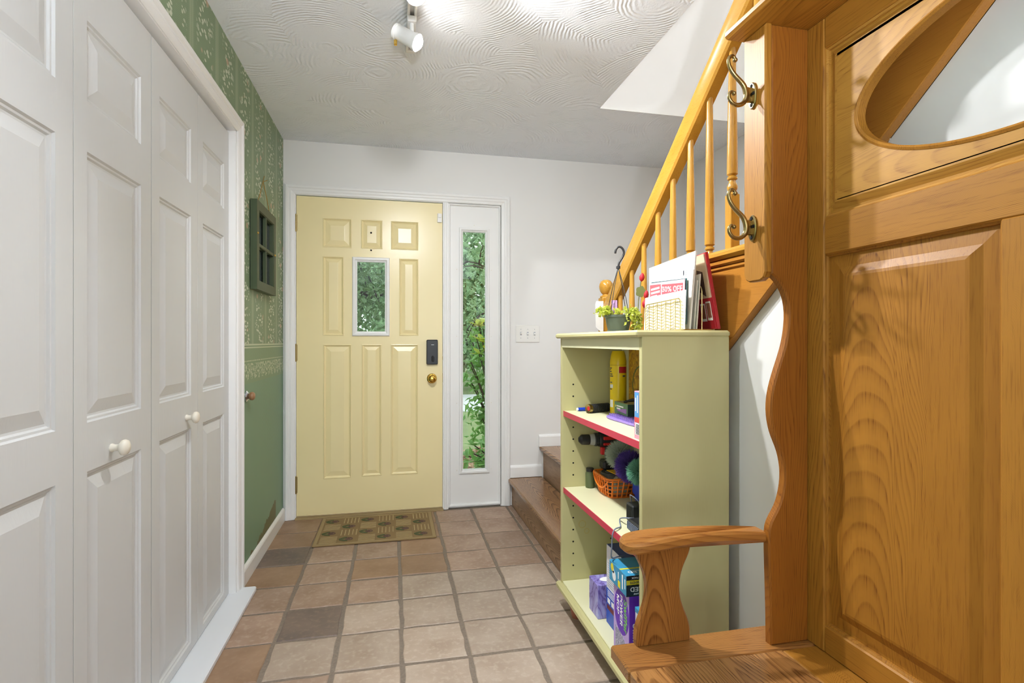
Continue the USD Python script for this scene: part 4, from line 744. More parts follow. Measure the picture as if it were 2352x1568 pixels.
def leaf_cloud(pts, size, seed, droop=0.0, aspect=0.5, var=0.35):
    """folded diamond leaves at the points, turned at random"""
    r = np.random.RandomState(seed); n = len(pts); pts = np.asarray(pts, float)
    d = r.normal(size=(n, 3)); d[:, 2] -= droop; d /= np.linalg.norm(d, axis=1, keepdims=True)
    u = np.cross(d, r.normal(size=(n, 3))); u /= np.linalg.norm(u, axis=1, keepdims=True); w = np.cross(d, u)
    L = (size * r.uniform(1 - var, 1 + var, n))[:, None]; a = aspect / 2
    V = np.stack([pts, pts + d * L * 0.45 + u * L * a + w * L * 0.10, pts + d * L, pts + d * L * 0.45 - u * L * a + w * L * 0.10], 1).reshape(-1, 3)
    b = 4 * np.arange(n)[:, None]; Fc = np.concatenate([b + [0, 1, 2], b + [0, 2, 3]])
    return T(V, Fc)
stems, pts = [], []
r_ = np.random.RandomState(3)
for k in range(26):
    a = r_.uniform(0, 2 * math.pi) if k < 14 else r_.uniform(-1.6, 0.9); ln = r_.uniform(0.02, 0.045) if k < 14 else r_.uniform(0.05, 0.085)
    o = np.array((px + 0.025 * math.cos(a), py + 0.025 * math.sin(a), ZT + 0.06)); e1 = np.array((px + 0.058 * math.cos(a), py + 0.058 * math.sin(a), ZT + 0.078 + r_.uniform(0, 0.02)))
    e2 = e1 + np.array((math.cos(a) * 0.026, math.sin(a) * 0.026, -ln if k >= 14 else -ln * 0.3)); e2[2] = max(e2[2], ZT + 0.006)
    q = spline([o, e1, e2], 12); stems.append(tube(q, 0.0008, 4)); pts += [p + r_.normal(0, 0.004, 3) for p in np.repeat(q[3:], 3, 0)]
pts = np.array(pts); pts[:, 2] = np.maximum(pts[:, 2], ZT + 0.004)
part(pp, 'stem', stems, 'rose_leaf', kind='stuff'); part(pp, 'foliage', leaf_cloud(pts, 0.014, 5, aspect=0.75), 'ivy_leaf', kind='stuff')

Bh = np.array((0.885, 1.780, ZT)); Uh = np.array((0.840 - 0.885, 1.460 - 1.780, 0.0)); Uh /= np.linalg.norm(Uh)
FH = frame(Bh, Uh, (0, 0, 1)); WH, HH = 0.323, 0.098
lh = thing('letter_holder', 'gold wire letter holder with chevron front, filled with mail on the bookcase', 'letter holder', (0.88, 1.62, ZT))
def arch(w0, w1, h, n, r=0.018, wr=0.0017, z0=0.002): return put(tube([(w0, z0, n), (w0, h - r, n)] + [(w0 + r - r * math.cos(a), h - r + r * math.sin(a), n) for a in np.linspace(0.2, 1.57, 6)] + [(w1 - r + r * math.sin(a), h - r + r * math.cos(a), n) for a in np.linspace(0, 1.4, 6)] + [(w1, h - r, n), (w1, z0, n)], wr, 8), FH)
fp = part(lh, 'front_panel', [arch(0, WH, HH, 0.0, wr=0.0019), put(tube([(0, 0.003, 0), (WH, 0.003, 0)], 0.0019, 8), FH)], 'gold_wire', smooth=40)
for k in range(1, 8): part(fp, 'upright_wire', put(tube([(WH * k / 8, 0.003, 0), (WH * k / 8, HH, 0)], 0.0011, 6), FH), 'gold_wire')
for j in range(9):
    zz = 0.006 + j * 0.0098; part(fp, 'chevron_wire', put(tube([(WH * k / 8, zz + (0.0085 if k % 2 else 0.0), 0.0) for k in range(9)], 0.0010, 6), FH), 'gold_wire')
for n in (-0.066, -0.104): part(lh, 'divider', arch(0.0, WH, 0.137, n, 0.022), 'gold_wire', smooth=40)
part(lh, 'base_wire', [put(tube([(u, 0.003, 0.0), (u, 0.003, -0.104)], 0.0017, 6), FH) for u in (0.0, 0.08, 0.16, 0.24, WH)] + [put(tube([(0.0, 0.003, n), (WH, 0.003, n)], 0.0017, 6), FH) for n in (-0.066, -0.104)], 'gold_wire')
def sheet(poly, n0, n1): return put(prism(poly, n0, n1), FH)
ev = thing('large_envelope', 'large white envelope with a small printed crest standing in the letter holder', 'envelope', Bh)
part(ev, 'envelope', sheet([(-0.045, 0.005), (0.318, 0.004), (0.362, 0.234), (-0.050, 0.238)], -0.034, -0.030), 'paper')
part(ev, 'flap_edge', sheet([(0.272, 0.006), (0.320, 0.006), (0.354, 0.180), (0.312, 0.188)], -0.029, -0.027), 'paper_grey')
part(ev, 'emblem', [sheet([(0.268, 0.187), (0.276, 0.187), (0.276, 0.177), (0.272, 0.170), (0.268, 0.177)], -0.030, -0.0294)], 'ink')
part(ev, 'lettering', [sheet(rect(0.281, 0.281 + l, z, z + 0.003), -0.030, -0.0295) for l, z in ((0.022, 0.184), (0.042, 0.178), (0.026, 0.172))] + [sheet(rect(0.06, 0.13, 0.152, 0.1535), -0.030, -0.0295)], 'ink_light', kind='stuff')
lt_ = single('leaflet', sheet([(0.006, 0.02), (0.315, 0.02), (0.318, 0.158), (0.004, 0.180)], -0.022, -0.020), 'teal_print', 'dark teal leaflet behind the red coupon sheet', 'leaflet')
cp = thing('coupon_sheet', 'red and pink coupon sheet reading 30% OFF in the letter holder', 'coupon', Bh)
part(cp, 'sheet', sheet([(0.004, 0.02), (0.312, 0.02), (0.316, 0.156), (0.002, 0.176)], -0.017, -0.0155), 'coupon_pink')
part(cp, 'red_block', sheet([(0.006, 0.05), (0.112, 0.05), (0.112, 0.162), (0.004, 0.169)], -0.0155, -0.0150), 'coupon_red'); part(cp, 'red_block', sheet([(0.124, 0.125), (0.300, 0.112), (0.303, 0.146), (0.124, 0.159)], -0.0155, -0.0150), 'coupon_red')
part(cp, 'lettering', text_mid('30% OFF', 0.0165, Bh + FH[:3, 0] * 0.213 + FH[:3, 2] * -0.0149 + np.array((0, 0, 0.1365)), Uh - np.array((0, 0, 0.074)), (0.01, 0.073, 1), 0.0004, True, 1.75), 'print_white')
part(cp, 'small_print', [sheet(rect(0.016, 0.016 + w, z, z + 0.007), -0.0150, -0.0146) for w, z in ((0.085, 0.148), (0.088, 0.135), (0.06, 0.122), (0.075, 0.105), (0.08, 0.096), (0.07, 0.087))] + [sheet(rect(0.13, 0.28, 0.093, 0.096), -0.0155, -0.0150)], 'print_white', kind='stuff')
lw = thing('letter', 'slanted white letter tucked behind the gold wire front', 'letter', Bh)
part(lw, 'sheet', sheet([(-0.042, 0.004), (0.335, 0.004), (0.345, 0.121), (-0.026, 0.126)], -0.009, -0.0075), 'paper')
part(lw, 'lettering', [sheet(rect(0.27, 0.30 + 0.02 * math.sin(k), 0.112 - k * 0.008, 0.1135 - k * 0.008), -0.0075, -0.0072) for k in range(6)] + [sheet(rect(-0.01, 0.02, 0.05 + k * 0.012, 0.054 + k * 0.012), -0.0075, -0.0072) for k in range(5)], 'ink_light', kind='stuff')
for q, (u, t_) in enumerate(((0.340, 0.150), (0.346, 0.168))):
    single('folded_paper', sheet([(0.02, 0.004), (u - 0.026, 0.004), (u, t_), (0.02, t_)], -0.047 - q * 0.006, -0.044 - q * 0.006), 'paper_grey', ('shorter' if q == 0 else 'taller') + ' folded off-white paper between the large envelope and the red folder', 'paper')
fo = thing('folder', 'red and beige folder leaning at the back of the letter holder', 'folder', Bh)
Fo = frame(Bh + FH[:3, 2] * -0.103 , Uh, np.array((0, 0, 0.232)) + FH[:3, 2] * 0.040)
part(fo, 'cover', put(prism(rect(0.03, 0.350, 0.004, 0.235), -0.010, -0.001, 0.001), Fo), 'folder_red')
part(fo, 'beige_page', put(prism(rect(0.03, 0.344, 0.100, 0.232), -0.001, 0.003), Fo), 'folder_beige'); part(fo, 'red_page', put(prism(rect(0.03, 0.344, 0.006, 0.100), -0.001, 0.003), Fo), 'folder_red')
for (a, b, c, d) in ((0.265, 0.298, 0.030, 0.085), (0.305, 0.337, 0.032, 0.090)):
    ph = part(fo, 'photo', put(prism(rect(a, b, c, d), 0.003, 0.0034), Fo), 'paper'); part(ph, 'picture', put(prism(rect(a + .004, b - .004, c + .008, d - .005), 0.0034, 0.0037), Fo), 'photo_brown')
part(fo, 'photo', put(prism([(0.26, 0.13), (0.318, 0.105), (0.318, 0.18), (0.28, 0.19)], 0.003, 0.0034), Fo), 'photo_dark')
ro = thing('artificial_rose', 'stem with small red rosebuds and a green leaf behind the mail', 'artificial flower', (0.955, 1.97, ZT))
rc = np.array((0.955, 1.965, ZT))
part(ro, 'stem', tube(spline([rc + (0.0, 0.01, 0.001), rc + (-0.004, 0.012, 0.10), rc + (0.0, 0.0, 0.19), rc + (0.003, -0.002, 0.215)], 20), 0.0016, 6), 'rose_leaf')
for (dx, dy, dz_, s) in ((0.003, -0.002, 0.205, 1.0), (0.012, -0.02, 0.135, 0.9), (0.008, -0.015, 0.10, 0.9)):
    part(ro, 'rosebud', lathe([(0.002, 0), (0.009 * s, 0.008), (0.0105 * s, 0.018), (0.007 * s, 0.028), (0.002, 0.034)], 14, rc + (dx, dy, dz_), (0.1, -0.1, 1)), 'rose_red', smooth=60)
lfp = [(0.019 * math.cos(a) * (1 + 0.1 * math.cos(5 * a)), 0.022 * math.sin(a) * (1 + 0.1 * math.cos(5 * a))) for a in np.linspace(0, 2 * math.pi, 24, endpoint=False)]
part(ro, 'leaf', put(prism(lfp, -0.0006, 0.0006), frame(rc + (-0.001, -0.004, 0.165), er, (0.1, 0.1, 1))), 'rose_leaf')

# ------------------------------------------------------------------ upper shelf (0.825)
Z1 = 0.8252
can = thing('spray_bottle', 'tall yellow plastic cleaner bottle with red label on the upper shelf', 'bottle', (0.88, 2.01, Z1))
part(can, 'body', lathe([(0.030, Z1), (0.033, Z1 + 0.004), (0.033, Z1 + 0.19), (0.0325, Z1 + 0.195)], 32, (0.88, 2.01, 0)), 'can_yellow', smooth=40)
part(can, 'cap', lathe([(0.033, Z1 + 0.196), (0.033, Z1 + 0.21), (0.029, Z1 + 0.235), (0.024, Z1 + 0.252), (0.018, Z1 + 0.252), (0.017, Z1 + 0.240), (0, Z1 + 0.238)], 32, (0.88, 2.01, 0)), 'can_yellow', smooth=40)
def wrap(cx, cy, r, a0, a1, z0, z1, k=10):
    A_ = np.linspace(a0, a1, k); V = [(cx + r * math.cos(a), cy + r * math.sin(a), z) for a in A_ for z in (z0, z1)]; Fc = []
    for i in range(k - 1): Fc += [(2 * i, 2 * i + 2, 2 * i + 3), (2 * i, 2 * i + 3, 2 * i + 1)]
    return T(V, Fc)
va = math.atan2(-2.01, -0.88)                                # towards the viewer
part(can, 'red_label', wrap(0.88, 2.01, 0.0333, va + 0.10, va + 1.2, Z1 + 0.165, Z1 + 0.190), 'label_red')
part(can, 'lettering', [wrap(0.88, 2.01, 0.0333, va - 1.25, va - 1.25 + w, Z1 + z, Z1 + z + 0.004, 5) for w, z in ((0.4, .182), (0.25, .176), (0.35, .168), (0.5, .158), (0.6, .150), (0.45, .125), (0.4, .098))] + [wrap(0.88, 2.01, 0.0333, va + 0.55, va + 0.95, Z1 + 0.150, Z1 + 0.156, 5)], 'ink', kind='stuff')
part(can, 'white_label', [wrap(0.88, 2.01, 0.0334, va - 1.25, va - 0.65, Z1 + z, Z1 + z + h, 6) for z, h in ((0.105, 0.014), (0.028, 0.03))], 'print_white', kind='stuff')
tn = thing('tin', 'patterned yellow tin with a round design beside the spray bottle', 'tin', (0.93, 1.84, Z1))
part(tn, 'body', bx(0.902, 0.952, 1.72, 1.962, Z1, Z1 + 0.262, 0.004), 'tin_pattern'); FT = at(F_RIGHT, -0.902)
part(tn, 'round_design', put(mitred([(-1.85 + 0.075 * math.cos(a), Z1 + 0.125 + 0.075 * math.sin(a)) for a in np.linspace(0, 2 * math.pi, 40, endpoint=False)], [(0, 0), (0, .0006), (0.006, .0006), (0.006, 0)], True), FT), 'jar_olive')
part(tn, 'lettering', [put(tube(spline([(-1.89 + 0.012 * k, Z1 + zz + 0.006 * math.sin(k * 2.2), 0.0006) for k in range(7)], 40), 0.0013, 4), FT) for zz in (0.155, 0.105)], 'photo_brown', kind='stuff')
mk = thing('marker', 'short blue marker lying at the far end of the upper shelf', 'marker', (0.78, 2.115, Z1))
part(mk, 'barrel', cyl((0.748, 2.117, Z1 + 0.0075), (0.84, 2.124, Z1 + 0.0075), 0.0075, 16), 'marker_blue', smooth=40); part(mk, 'end_cap', cyl((0.742, 2.1166, Z1 + 0.0075), (0.748, 2.117, Z1 + 0.0075), 0.0065, 16, 0.001), 'print_white', smooth=40)
fl_ = thing('flashlight', 'black ribbed flashlight with pale metal rim lying on the upper shelf', 'flashlight', (0.83, 2.07, Z1))
a_, b_ = np.array((0.765, 2.048, Z1 + 0.0185)), np.array((0.873, 2.084, Z1 + 0.0185)); dd = (b_ - a_) / np.linalg.norm(b_ - a_)
part(fl_, 'rim', lathe([(0.009, 0.004), (0.014, 0.001), (0.0175, 0.0), (0.0185, 0.004), (0.0185, 0.012), (0.017, 0.015)], 24, a_, dd), 'bronze', smooth=40)
prf = [(0.0165, 0.015)]
for k in range(11): prf += [(0.0175, 0.017 + k * 0.0085), (0.0175, 0.0215 + k * 0.0085), (0.0155, 0.0225 + k * 0.0085), (0.0155, 0.0245 + k * 0.0085)]
part(fl_, 'grip', lathe(prf, 24, a_, dd), 'black_rubber', smooth=30); part(fl_, 'lens', lathe([(0.009, 0.0042), (0, 0.0045)], 20, a_ - dd * 0.0006, dd), 'label_red')
bru = thing('hairbrush', 'purple flat plastic brush lying under the small green box', 'brush', (0.83, 1.8, Z1))
bp = [(0.785, 1.90), (0.79, 1.915), (0.83, 1.93), (0.87, 1.925), (0.88, 1.90), (0.875, 1.75), (0.86, 1.68), (0.835, 1.655), (0.805, 1.675), (0.788, 1.76)]
part(bru, 'paddle', prism(spline([(x, y, 0) for x, y in bp], 40, True)[:, :2], Z1, Z1 + 0.009, 0.003), 'brush_purple')
part(bru, 'bristle', [cyl((x, y, Z1 + 0.008), (x, y, Z1 + 0.019), 0.0018, 5) for x in np.arange(0.798, 0.87, 0.010) for y in np.arange(1.69, 1.91, 0.010)], 'brush_purple', kind='stuff')
Zg = Z1 + 0.0192
gb = thing('small_green_box', 'small green cardboard box with purple label lying on the upper shelf', 'box', (0.85, 1.85, Zg))
part(gb, 'carton', bx(0.820, 0.888, 1.790, 1.908, Zg, Zg + 0.044, 0.001), 'box_green'); Fg = at(F_RIGHT, -0.820)
part(gb, 'end_flap', bx(0.8205, 0.8885, 1.7892, 1.791, Zg + 0.001, Zg + 0.043), 'box_green_dark'); part(gb, 'lid', bx(0.8202, 0.8882, 1.7902, 1.9078, Zg + 0.0438, Zg + 0.0446), 'box_tan')  # near end face in a darker green than the carton
part(gb, 'purple_label', put(prism([(-1.88, Zg + 0.012), (-1.80, Zg + 0.008), (-1.80, Zg + 0.026), (-1.88, Zg + 0.018)], 0, 0.0005), Fg), 'label_purple')
part(gb, 'lettering', [put(bx(-1.885, -1.885 + w, z, z + 0.005, 0.0005, 0.0009), Fg) for w, z in ((0.060, Zg + 0.027), (0.032, Zg + 0.018))], 'print_white', kind='stuff'); part(gb, 'star', put(lathe([(0.005, 0), (0, 0.0006)], 5, (-1.896, Zg + 0.028, 0)), Fg), 'led_yellow')
single('strap', tube(spline([(0.83, 1.83, Zg + 0.048), (0.84, 1.80, Zg + 0.060), (0.87, 1.78, Zg + 0.062), (0.885, 1.82, Zg + 0.055), (0.875, 1.86, Zg + 0.049), (0.845, 1.86, Zg + 0.0475)], 40, True), 0.0038, 8), 'black_rubber', 'coiled black strap lying on the small green box', 'strap', smooth=50)
mb = thing('matchbox_carton', 'upright red and blue carton with a barcode at the near end of the upper shelf', 'box', (0.73, 1.46, Z1))
part(mb, 'carton', bx(0.706, 0.766, 1.426, 1.494, Z1, Z1 + 0.142, 0.001), 'match_pink'); Fm = at(F_RIGHT, -0.706)
part(mb, 'blue_panel', put(bx(-1.491, -1.462, Z1 + 0.065, Z1 + 0.139, 0, 0.0005), Fm), 'match_blue'); part(mb, 'red_panel', put(bx(-1.461, -1.428, Z1 + 0.066, Z1 + 0.139, 0, 0.0005), Fm), 'match_red'); part(mb, 'red_panel', put(bx(-1.491, -1.428, Z1 + 0.050, Z1 + 0.0635, 0, 0.0005), Fm), 'match_red')
bcd = part(mb, 'barcode_label', put(bx(-1.487, -1.440, Z1 + 0.012, Z1 + 0.047, 0, 0.0005), Fm), 'print_white'); part(bcd, 'bars', [put(bx(-1.482, -1.446, Z1 + 0.014 + k * 0.0026, Z1 + 0.0154 + k * 0.0026, 0.0005, 0.0008), Fm) for k in range(12)], 'ink', kind='stuff')
part(mb, 'lettering', [put(bx(u, u + 0.006, z, z + h, 0.0005, 0.0009), Fm) for u, z, h in ((-1.486, Z1 + 0.082, 0.040), (-1.474, Z1 + 0.078, 0.052), (-1.452, Z1 + 0.075, 0.050), (-1.440, Z1 + 0.078, 0.04))], 'print_white', kind='stuff')

# ------------------------------------------------------------------ middle shelf (0.505)
Z2 = 0.5052
dr = thing('power_drill', 'black cordless drill with red trigger on the middle shelf', 'drill', (0.88, 2.05, Z2))
o, dv = np.array((0.735, 2.078, 0.714)), np.array((0.985, -0.12, -0.005)); dv /= np.linalg.norm(dv)
part(dr, 'chuck', lathe([(0.004, 0), (0.009, 0.001), (0.018, 0.010), (0.021, 0.014), (0.0215, 0.042), (0.020, 0.047)], 24, o, dv), 'black_plastic', smooth=35)
part(dr, 'clutch_collar', lathe([(0.020, 0.047), (0.0215, 0.05), (0.0235, 0.062), (0.0235, 0.066)], 24, o, dv), 'drill_grey', smooth=35)
part(dr, 'torque_ring', lathe([(0.026, 0.066), (0.0275, 0.070), (0.0275, 0.082), (0.026, 0.084)], 18, o, dv), 'black_plastic')
part(dr, 'motor_housing', lathe([(0.029, 0.084), (0.031, 0.09), (0.032, 0.14), (0.030, 0.175), (0.022, 0.185), (0, 0.187)], 24, o, dv), 'black_plastic', smooth=35)
q = o + dv * 0.125; part(dr, 'handle', tube(spline([q + (0, 0, -0.02), q + (0.008, 0, -0.08), q + (0.012, 0, -0.09)], 20), 0.0185, 14), 'black_rubber', smooth=50)
part(dr, 'battery', bx(q[0] - 0.03, q[0] + 0.042, q[1] - 0.026, q[1] + 0.028, Z2 + 0.087, Z2 + 0.125, 0.008), 'black_plastic')
part(dr, 'trigger', bx(q[0] - 0.034, q[0] - 0.014, q[1] - 0.008, q[1] + 0.008, q[2] - 0.062, q[2] - 0.028, 0.005), 'drill_red')
for zz, h in ((0.010, 0.007), (-0.014, 0.005)): part(dr, 'red_stripe', bx(q[0] - 0.032, q[0] + 0.03, q[1] - 0.0335, q[1] - 0.024, q[2] + zz - h, q[2] + zz + h, 0.002), 'drill_red')
du = thing('wool_duster', 'fluffy duster with grey, purple and teal tufts on the middle shelf', 'duster', (0.82, 1.75, Z2))
def fluff(c, r, n, seed, ln):
    g_ = np.random.RandomState(seed); d = g_.normal(size=(n, 3)); d /= np.linalg.norm(d, axis=1, keepdims=True); b = np.array(c) + d * np.array(r) * 0.55
    t = b + (d * np.array(r) + g_.normal(0, 0.006, (n, 3))) * ln; s = np.cross(d, g_.normal(size=(n, 3))); s /= np.linalg.norm(s, axis=1, keepdims=True); w = np.cross(d, s); k = 0.0022
    V = np.stack([b + s * k, b - s * k * .5 + w * k * .9, b - s * k * .5 - w * k * .9, t], 1).reshape(-1, 3); i = 4 * np.arange(n)[:, None]
    core = trimesh.creation.icosphere(3); core.vertices = core.vertices * np.array(r) * 0.62 + np.array(c)
    return cat([core, T(V, np.concatenate([i + [0, 1, 3], i + [1, 2, 3], i + [2, 0, 3]]))])
part(du, 'grey_tuft', fluff((0.828, 1.870, 0.690), (0.055, 0.06, 0.054), 2600, 1, 0.5), 'fluff_grey'); part(du, 'purple_tuft', fluff((0.798, 1.722, 0.682), (0.052, 0.055, 0.056), 2600, 2, 0.5), 'fluff_purple'); part(du, 'teal_tuft', fluff((0.768, 1.590, 0.696), (0.038, 0.038, 0.042), 2000, 3, 0.5), 'fluff_teal')
part(du, 'handle', tube([(0.83, 1.90, 0.692), (0.828, 1.87, 0.69), (0.80, 1.72, 0.682), (0.772, 1.60, 0.695), (0.80, 1.605, 0.62), (0.85, 1.615, 0.5145)], 0.008, 10), 'white_plastic')
bk = thing('orange_basket', 'small orange plastic lattice basket on the middle shelf', 'basket', (0.87, 2.02, Z2))
def bring(t, z):
    sx, sy = 0.052 + 0.016 * t, 0.070 + 0.014 * t; return [(0.872 + u, 2.014 + v, z) for u, v in rrect(-sx, sx, -sy, sy, 0.022, 4)]
for j, t in enumerate(np.linspace(0, 0.86, 5)): part(bk, 'band', tube(bring(t, Z2 + 0.003 + t * 0.074), 0.0026, 6, True), 'basket_orange')
part(bk, 'rim', tube(bring(1.0, Z2 + 0.076), 0.0042, 8, True), 'basket_orange', smooth=50)
lo_, hi_ = spline(bring(0, Z2 + 0.003), 48, True), spline(bring(1, Z2 + 0.076), 48, True)
for i in range(0, 48, 2): part(bk, 'rib', tube([lo_[i], hi_[i]], 0.0028 if i % 4 else 0.0036, 5), 'basket_orange')
part(bk, 'bottom', prism([p[:2] for p in bring(0, 0)], Z2, Z2 + 0.004), 'basket_orange')
hn = [(0.806, 2.09, Z2 + 0.072), (0.798, 2.05, Z2 + 0.050), (0.797, 2.01, Z2 + 0.036), (0.799, 1.97, Z2 + 0.040), (0.806, 1.935, Z2 + 0.072)]; part(bk, 'handle', tube(spline(hn, 24), 0.0034, 8), 'basket_orange', smooth=50)
rt = thing('round_tin', 'round dark tin sitting in the orange basket', 'tin', (0.865, 2.035, Z2 + 0.06)); part(rt, 'can', lathe([(0.048, Z2 + 0.062), (0.050, Z2 + 0.065), (0.050, Z2 + 0.078), (0.046, Z2 + 0.083), (0.030, Z2 + 0.083), (0.028, Z2 + 0.086), (0, Z2 + 0.086)], 32, (0.865, 2.03, 0)), 'tin_dark', smooth=35); part(rt, 'under_cup', lathe([(0.034, Z2 + 0.005), (0.040, Z2 + 0.062)], 24, (0.865, 2.03, 0)), 'tin_dark', smooth=35)
single('yellow_card', rot(bx(0.838, 0.898, 1.938, 2.03, Z2 + 0.0875, Z2 + 0.0905), -0.06, [1, 0, 0], (0.868, 1.995, Z2 + 0.0875)).apply_translation([0, 0, 0.003]), 'card_yellow', 'yellow card lying on the round dark tin', 'card')
single('folded_cloth', trimesh.util.concatenate([bx(0.835, 0.905, 1.952, 1.985, Z2 + 0.006, Z2 + 0.062, 0.012), bx(0.842, 0.9, 1.948, 1.98, Z2 + 0.055, Z2 + 0.080, 0.01)]), 'cloth_grey', 'folded grey cloth stuffed in the near side of the orange basket', 'cloth')
jr = thing('olive_jar', 'small olive green jar standing just left of the orange basket', 'jar', (0.86, 2.115, Z2)); part(jr, 'glass', lathe([(0.018, Z2), (0.019, Z2 + 0.004), (0.019, Z2 + 0.06), (0.015, Z2 + 0.068)], 20, (0.80, 2.116, 0)), 'jar_olive', smooth=40); part(jr, 'lid', lathe([(0.0165, Z2 + 0.068), (0.0165, Z2 + 0.080), (0.014, Z2 + 0.082)], 20, (0.80, 2.116, 0)), 'black_plastic', smooth=40)
bl = thing('blue_case', 'rounded bright blue plastic case leaning on the middle shelf', 'case', (0.89, 1.84, Z2))
part(bl, 'shell', rot(prism(rrect(1.765, 1.920, Z2 + 0.006, Z2 + 0.070, 0.016), 0.0, 0.032, 0.006).apply_transform(frame((0.895, 0, 0), (0, 1, 0), (0, 0, 1))), 0.14, [1, 0, 0], (0.9, 1.92, Z2)).apply_translation([0, 0, 0.018]), 'plastic_blue', smooth=40)
part(bl, 'foot', bx(0.90, 0.922, 1.775, 1.905, Z2, Z2 + 0.03, 0.004), 'plastic_blue')
pa = thing('power_adapter', 'black wall power adapter on the middle shelf', 'adapter', (0.80, 1.68, Z2)); part(pa, 'body', bx(0.775, 0.835, 1.652, 1.705, Z2, Z2 + 0.062, 0.004), 'black_plastic'); part(pa, 'ridge', [bx(0.7735, 0.776, 1.66 + 0.007 * k, 1.663 + 0.007 * k, Z2 + 0.008, Z2 + 0.055) for k in range(6)], 'black_rubber', kind='stuff')
ch = thing('battery_charger', 'black tool battery charger with yellow sticker at the shelf edge', 'charger', (0.75, 1.51, Z2))
part(ch, 'base', bx(0.722, 0.806, 1.432, 1.582, Z2 + 0.012, Z2 + 0.050, 0.006), 'black_plastic'); part(ch, 'foot', [bx(0.73, 0.8, 1.44 + 0.10 * k, 1.475 + 0.10 * k, Z2, Z2 + 0.014, 0.003) for k in range(2)], 'black_rubber')
for k in range(9): part(ch, 'vent_rib', bx(0.7195, 0.724, 1.500 + k * 0.009, 1.5045 + k * 0.009, Z2 + 0.02, Z2 + 0.044, 0.001), 'cord_grey')
part(ch, 'sticker', bx(0.7190, 0.7225, 1.470, 1.490, Z2 + 0.024, Z2 + 0.040), 'led_yellow')
bt = part(ch, 'battery', bx(0.752, 0.80, 1.50, 1.56, Z2 + 0.048, Z2 + 0.105, 0.006), 'black_plastic'); part(bt, 'clip', bx(0.749, 0.753, 1.505, 1.520, Z2 + 0.06, Z2 + 0.10, 0.001), 'grey_metal')
part(pa, 'cord', [tube(spline([(0.79, 1.651, Z2 + 0.02), (0.768, 1.640, Z2 + 0.026), (0.748, 1.662, Z2 + 0.022), (0.750, 1.70, Z2 + 0.004), (0.738, 1.672, Z2 + 0.003), (0.718, 1.628, Z2 + 0.004), (0.690, 1.606, Z2 + 0.006), (0.682, 1.608, Z2 - 0.05), (0.690, 1.628, Z2 - 0.092), (0.722, 1.656, Z2 - 0.103), (0.75, 1.672, Z2 - 0.1105)], 110), 0.0022, 8),
    tube(spline([(0.80, 1.645, Z2 + 0.045), (0.785, 1.635, Z2 + 0.085), (0.775, 1.66, Z2 + 0.095), (0.79, 1.70, Z2 + 0.075), (0.80, 1.712, Z2 + 0.04), (0.80, 1.72, Z2 + 0.003)], 40), 0.0018, 8)], 'cord_grey', smooth=50)

# ------------------------------------------------------------------ bottom compartment
Z3 = 0.1142
ts = thing('tissue_box', 'lilac swirl-patterned tissue box on the bookcase floor', 'tissue box', (0.77, 1.86, Z3))
part(ts, 'carton', bx(0.716, 0.826, 1.815, 1.902, Z3, Z3 + 0.122, 0.0015), 'tissue_swirl'); part(ts, 'opening', prism([(0.771 + 0.03 * math.cos(a), 1.858 + 0.018 * math.sin(a)) for a in np.linspace(0, 2 * math.pi, 24, endpoint=False)], Z3 + 0.1215, Z3 + 0.1225), 'print_white')
bb = thing('blue_white_carton', 'tall white and blue carton standing behind the tissue box and purple box', 'box', (0.82, 1.72, Z3))
part(bb, 'carton', bx(0.742, 0.93, 1.652, 1.797, Z3, Z3 + 0.277, 0.0015), 'box_white'); FBb = at(F_RIGHT, -0.742)
part(bb, 'blue_panel', put(bx(-1.796, -1.653, Z3 + 0.001, Z3 + 0.125, 0, 0.0006), FBb), 'box_blue'); part(bb, 'top_panel', bx(0.743, 0.929, 1.653, 1.796, Z3 + 0.2768, Z3 + 0.2775), 'box_navy')
part(bb, 'brand_label', put(bx(-1.745, -1.680, Z3 + 0.232, Z3 + 0.252, 0, 0.0006), FBb), 'box_maroon'); part(bb, 'brand_label', put(bx(-1.79, -1.66, Z3 + 0.052, Z3 + 0.068, 0.0006, 0.001), FBb), 'box_maroon')
part(bb, 'small_print', [put(bx(-1.785, -1.785 + 0.06 + 0.05 * math.sin(k * 1.7) ** 2, Z3 + 0.135 + k * 0.008, Z3 + 0.138 + k * 0.008, 0, 0.0005), FBb) for k in range(11)], 'ink_light', kind='stuff')
part(bb, 'white_print', [put(bx(-1.785 + k * 0.034, -1.762 + k * 0.034, Z3 + 0.075, Z3 + 0.092, 0.0006, 0.001), FBb) for k in range(4)] + [put(bx(-1.785, -1.67, Z3 + 0.1 + k * 0.006, Z3 + 0.1022 + k * 0.006, 0.0006, 0.001), FBb) for k in range(4)], 'print_white', kind='stuff')
mp = thing('mop_refill_box', 'purple mop box printed POWER MOP at the front of the bottom compartment', 'box', (0.72, 1.57, Z3))
part(mp, 'carton', bx(0.700, 0.740, 1.515, 1.633, Z3, Z3 + 0.222, 0.001), 'mop_purple'); Fq = at(F_RIGHT, -0.700); zc = Z3 + 0.150
part(mp, 'lilac_panel', put(prism([(-1.633, Z3 + 0.001), (-1.518, Z3 + 0.001), (-1.518, Z3 + 0.221), (-1.633, Z3 + 0.221)], 0, 0.0005), Fq), 'mop_lilac')
part(mp, 'purple_oval', put(prism([(-1.572 + 0.054 * math.cos(a), zc + 0.070 * math.sin(a)) for a in np.linspace(0, 2 * math.pi, 40, endpoint=False)], 0.0005, 0.0010), Fq), 'mop_purple')
part(mp, 'mop_picture', put(prism([(-1.618, Z3 + 0.002), (-1.535, Z3 + 0.002), (-1.535, Z3 + 0.062), (-1.575, Z3 + 0.082), (-1.618, Z3 + 0.088)], 0.0005, 0.0012), Fq), 'mop_fibres')
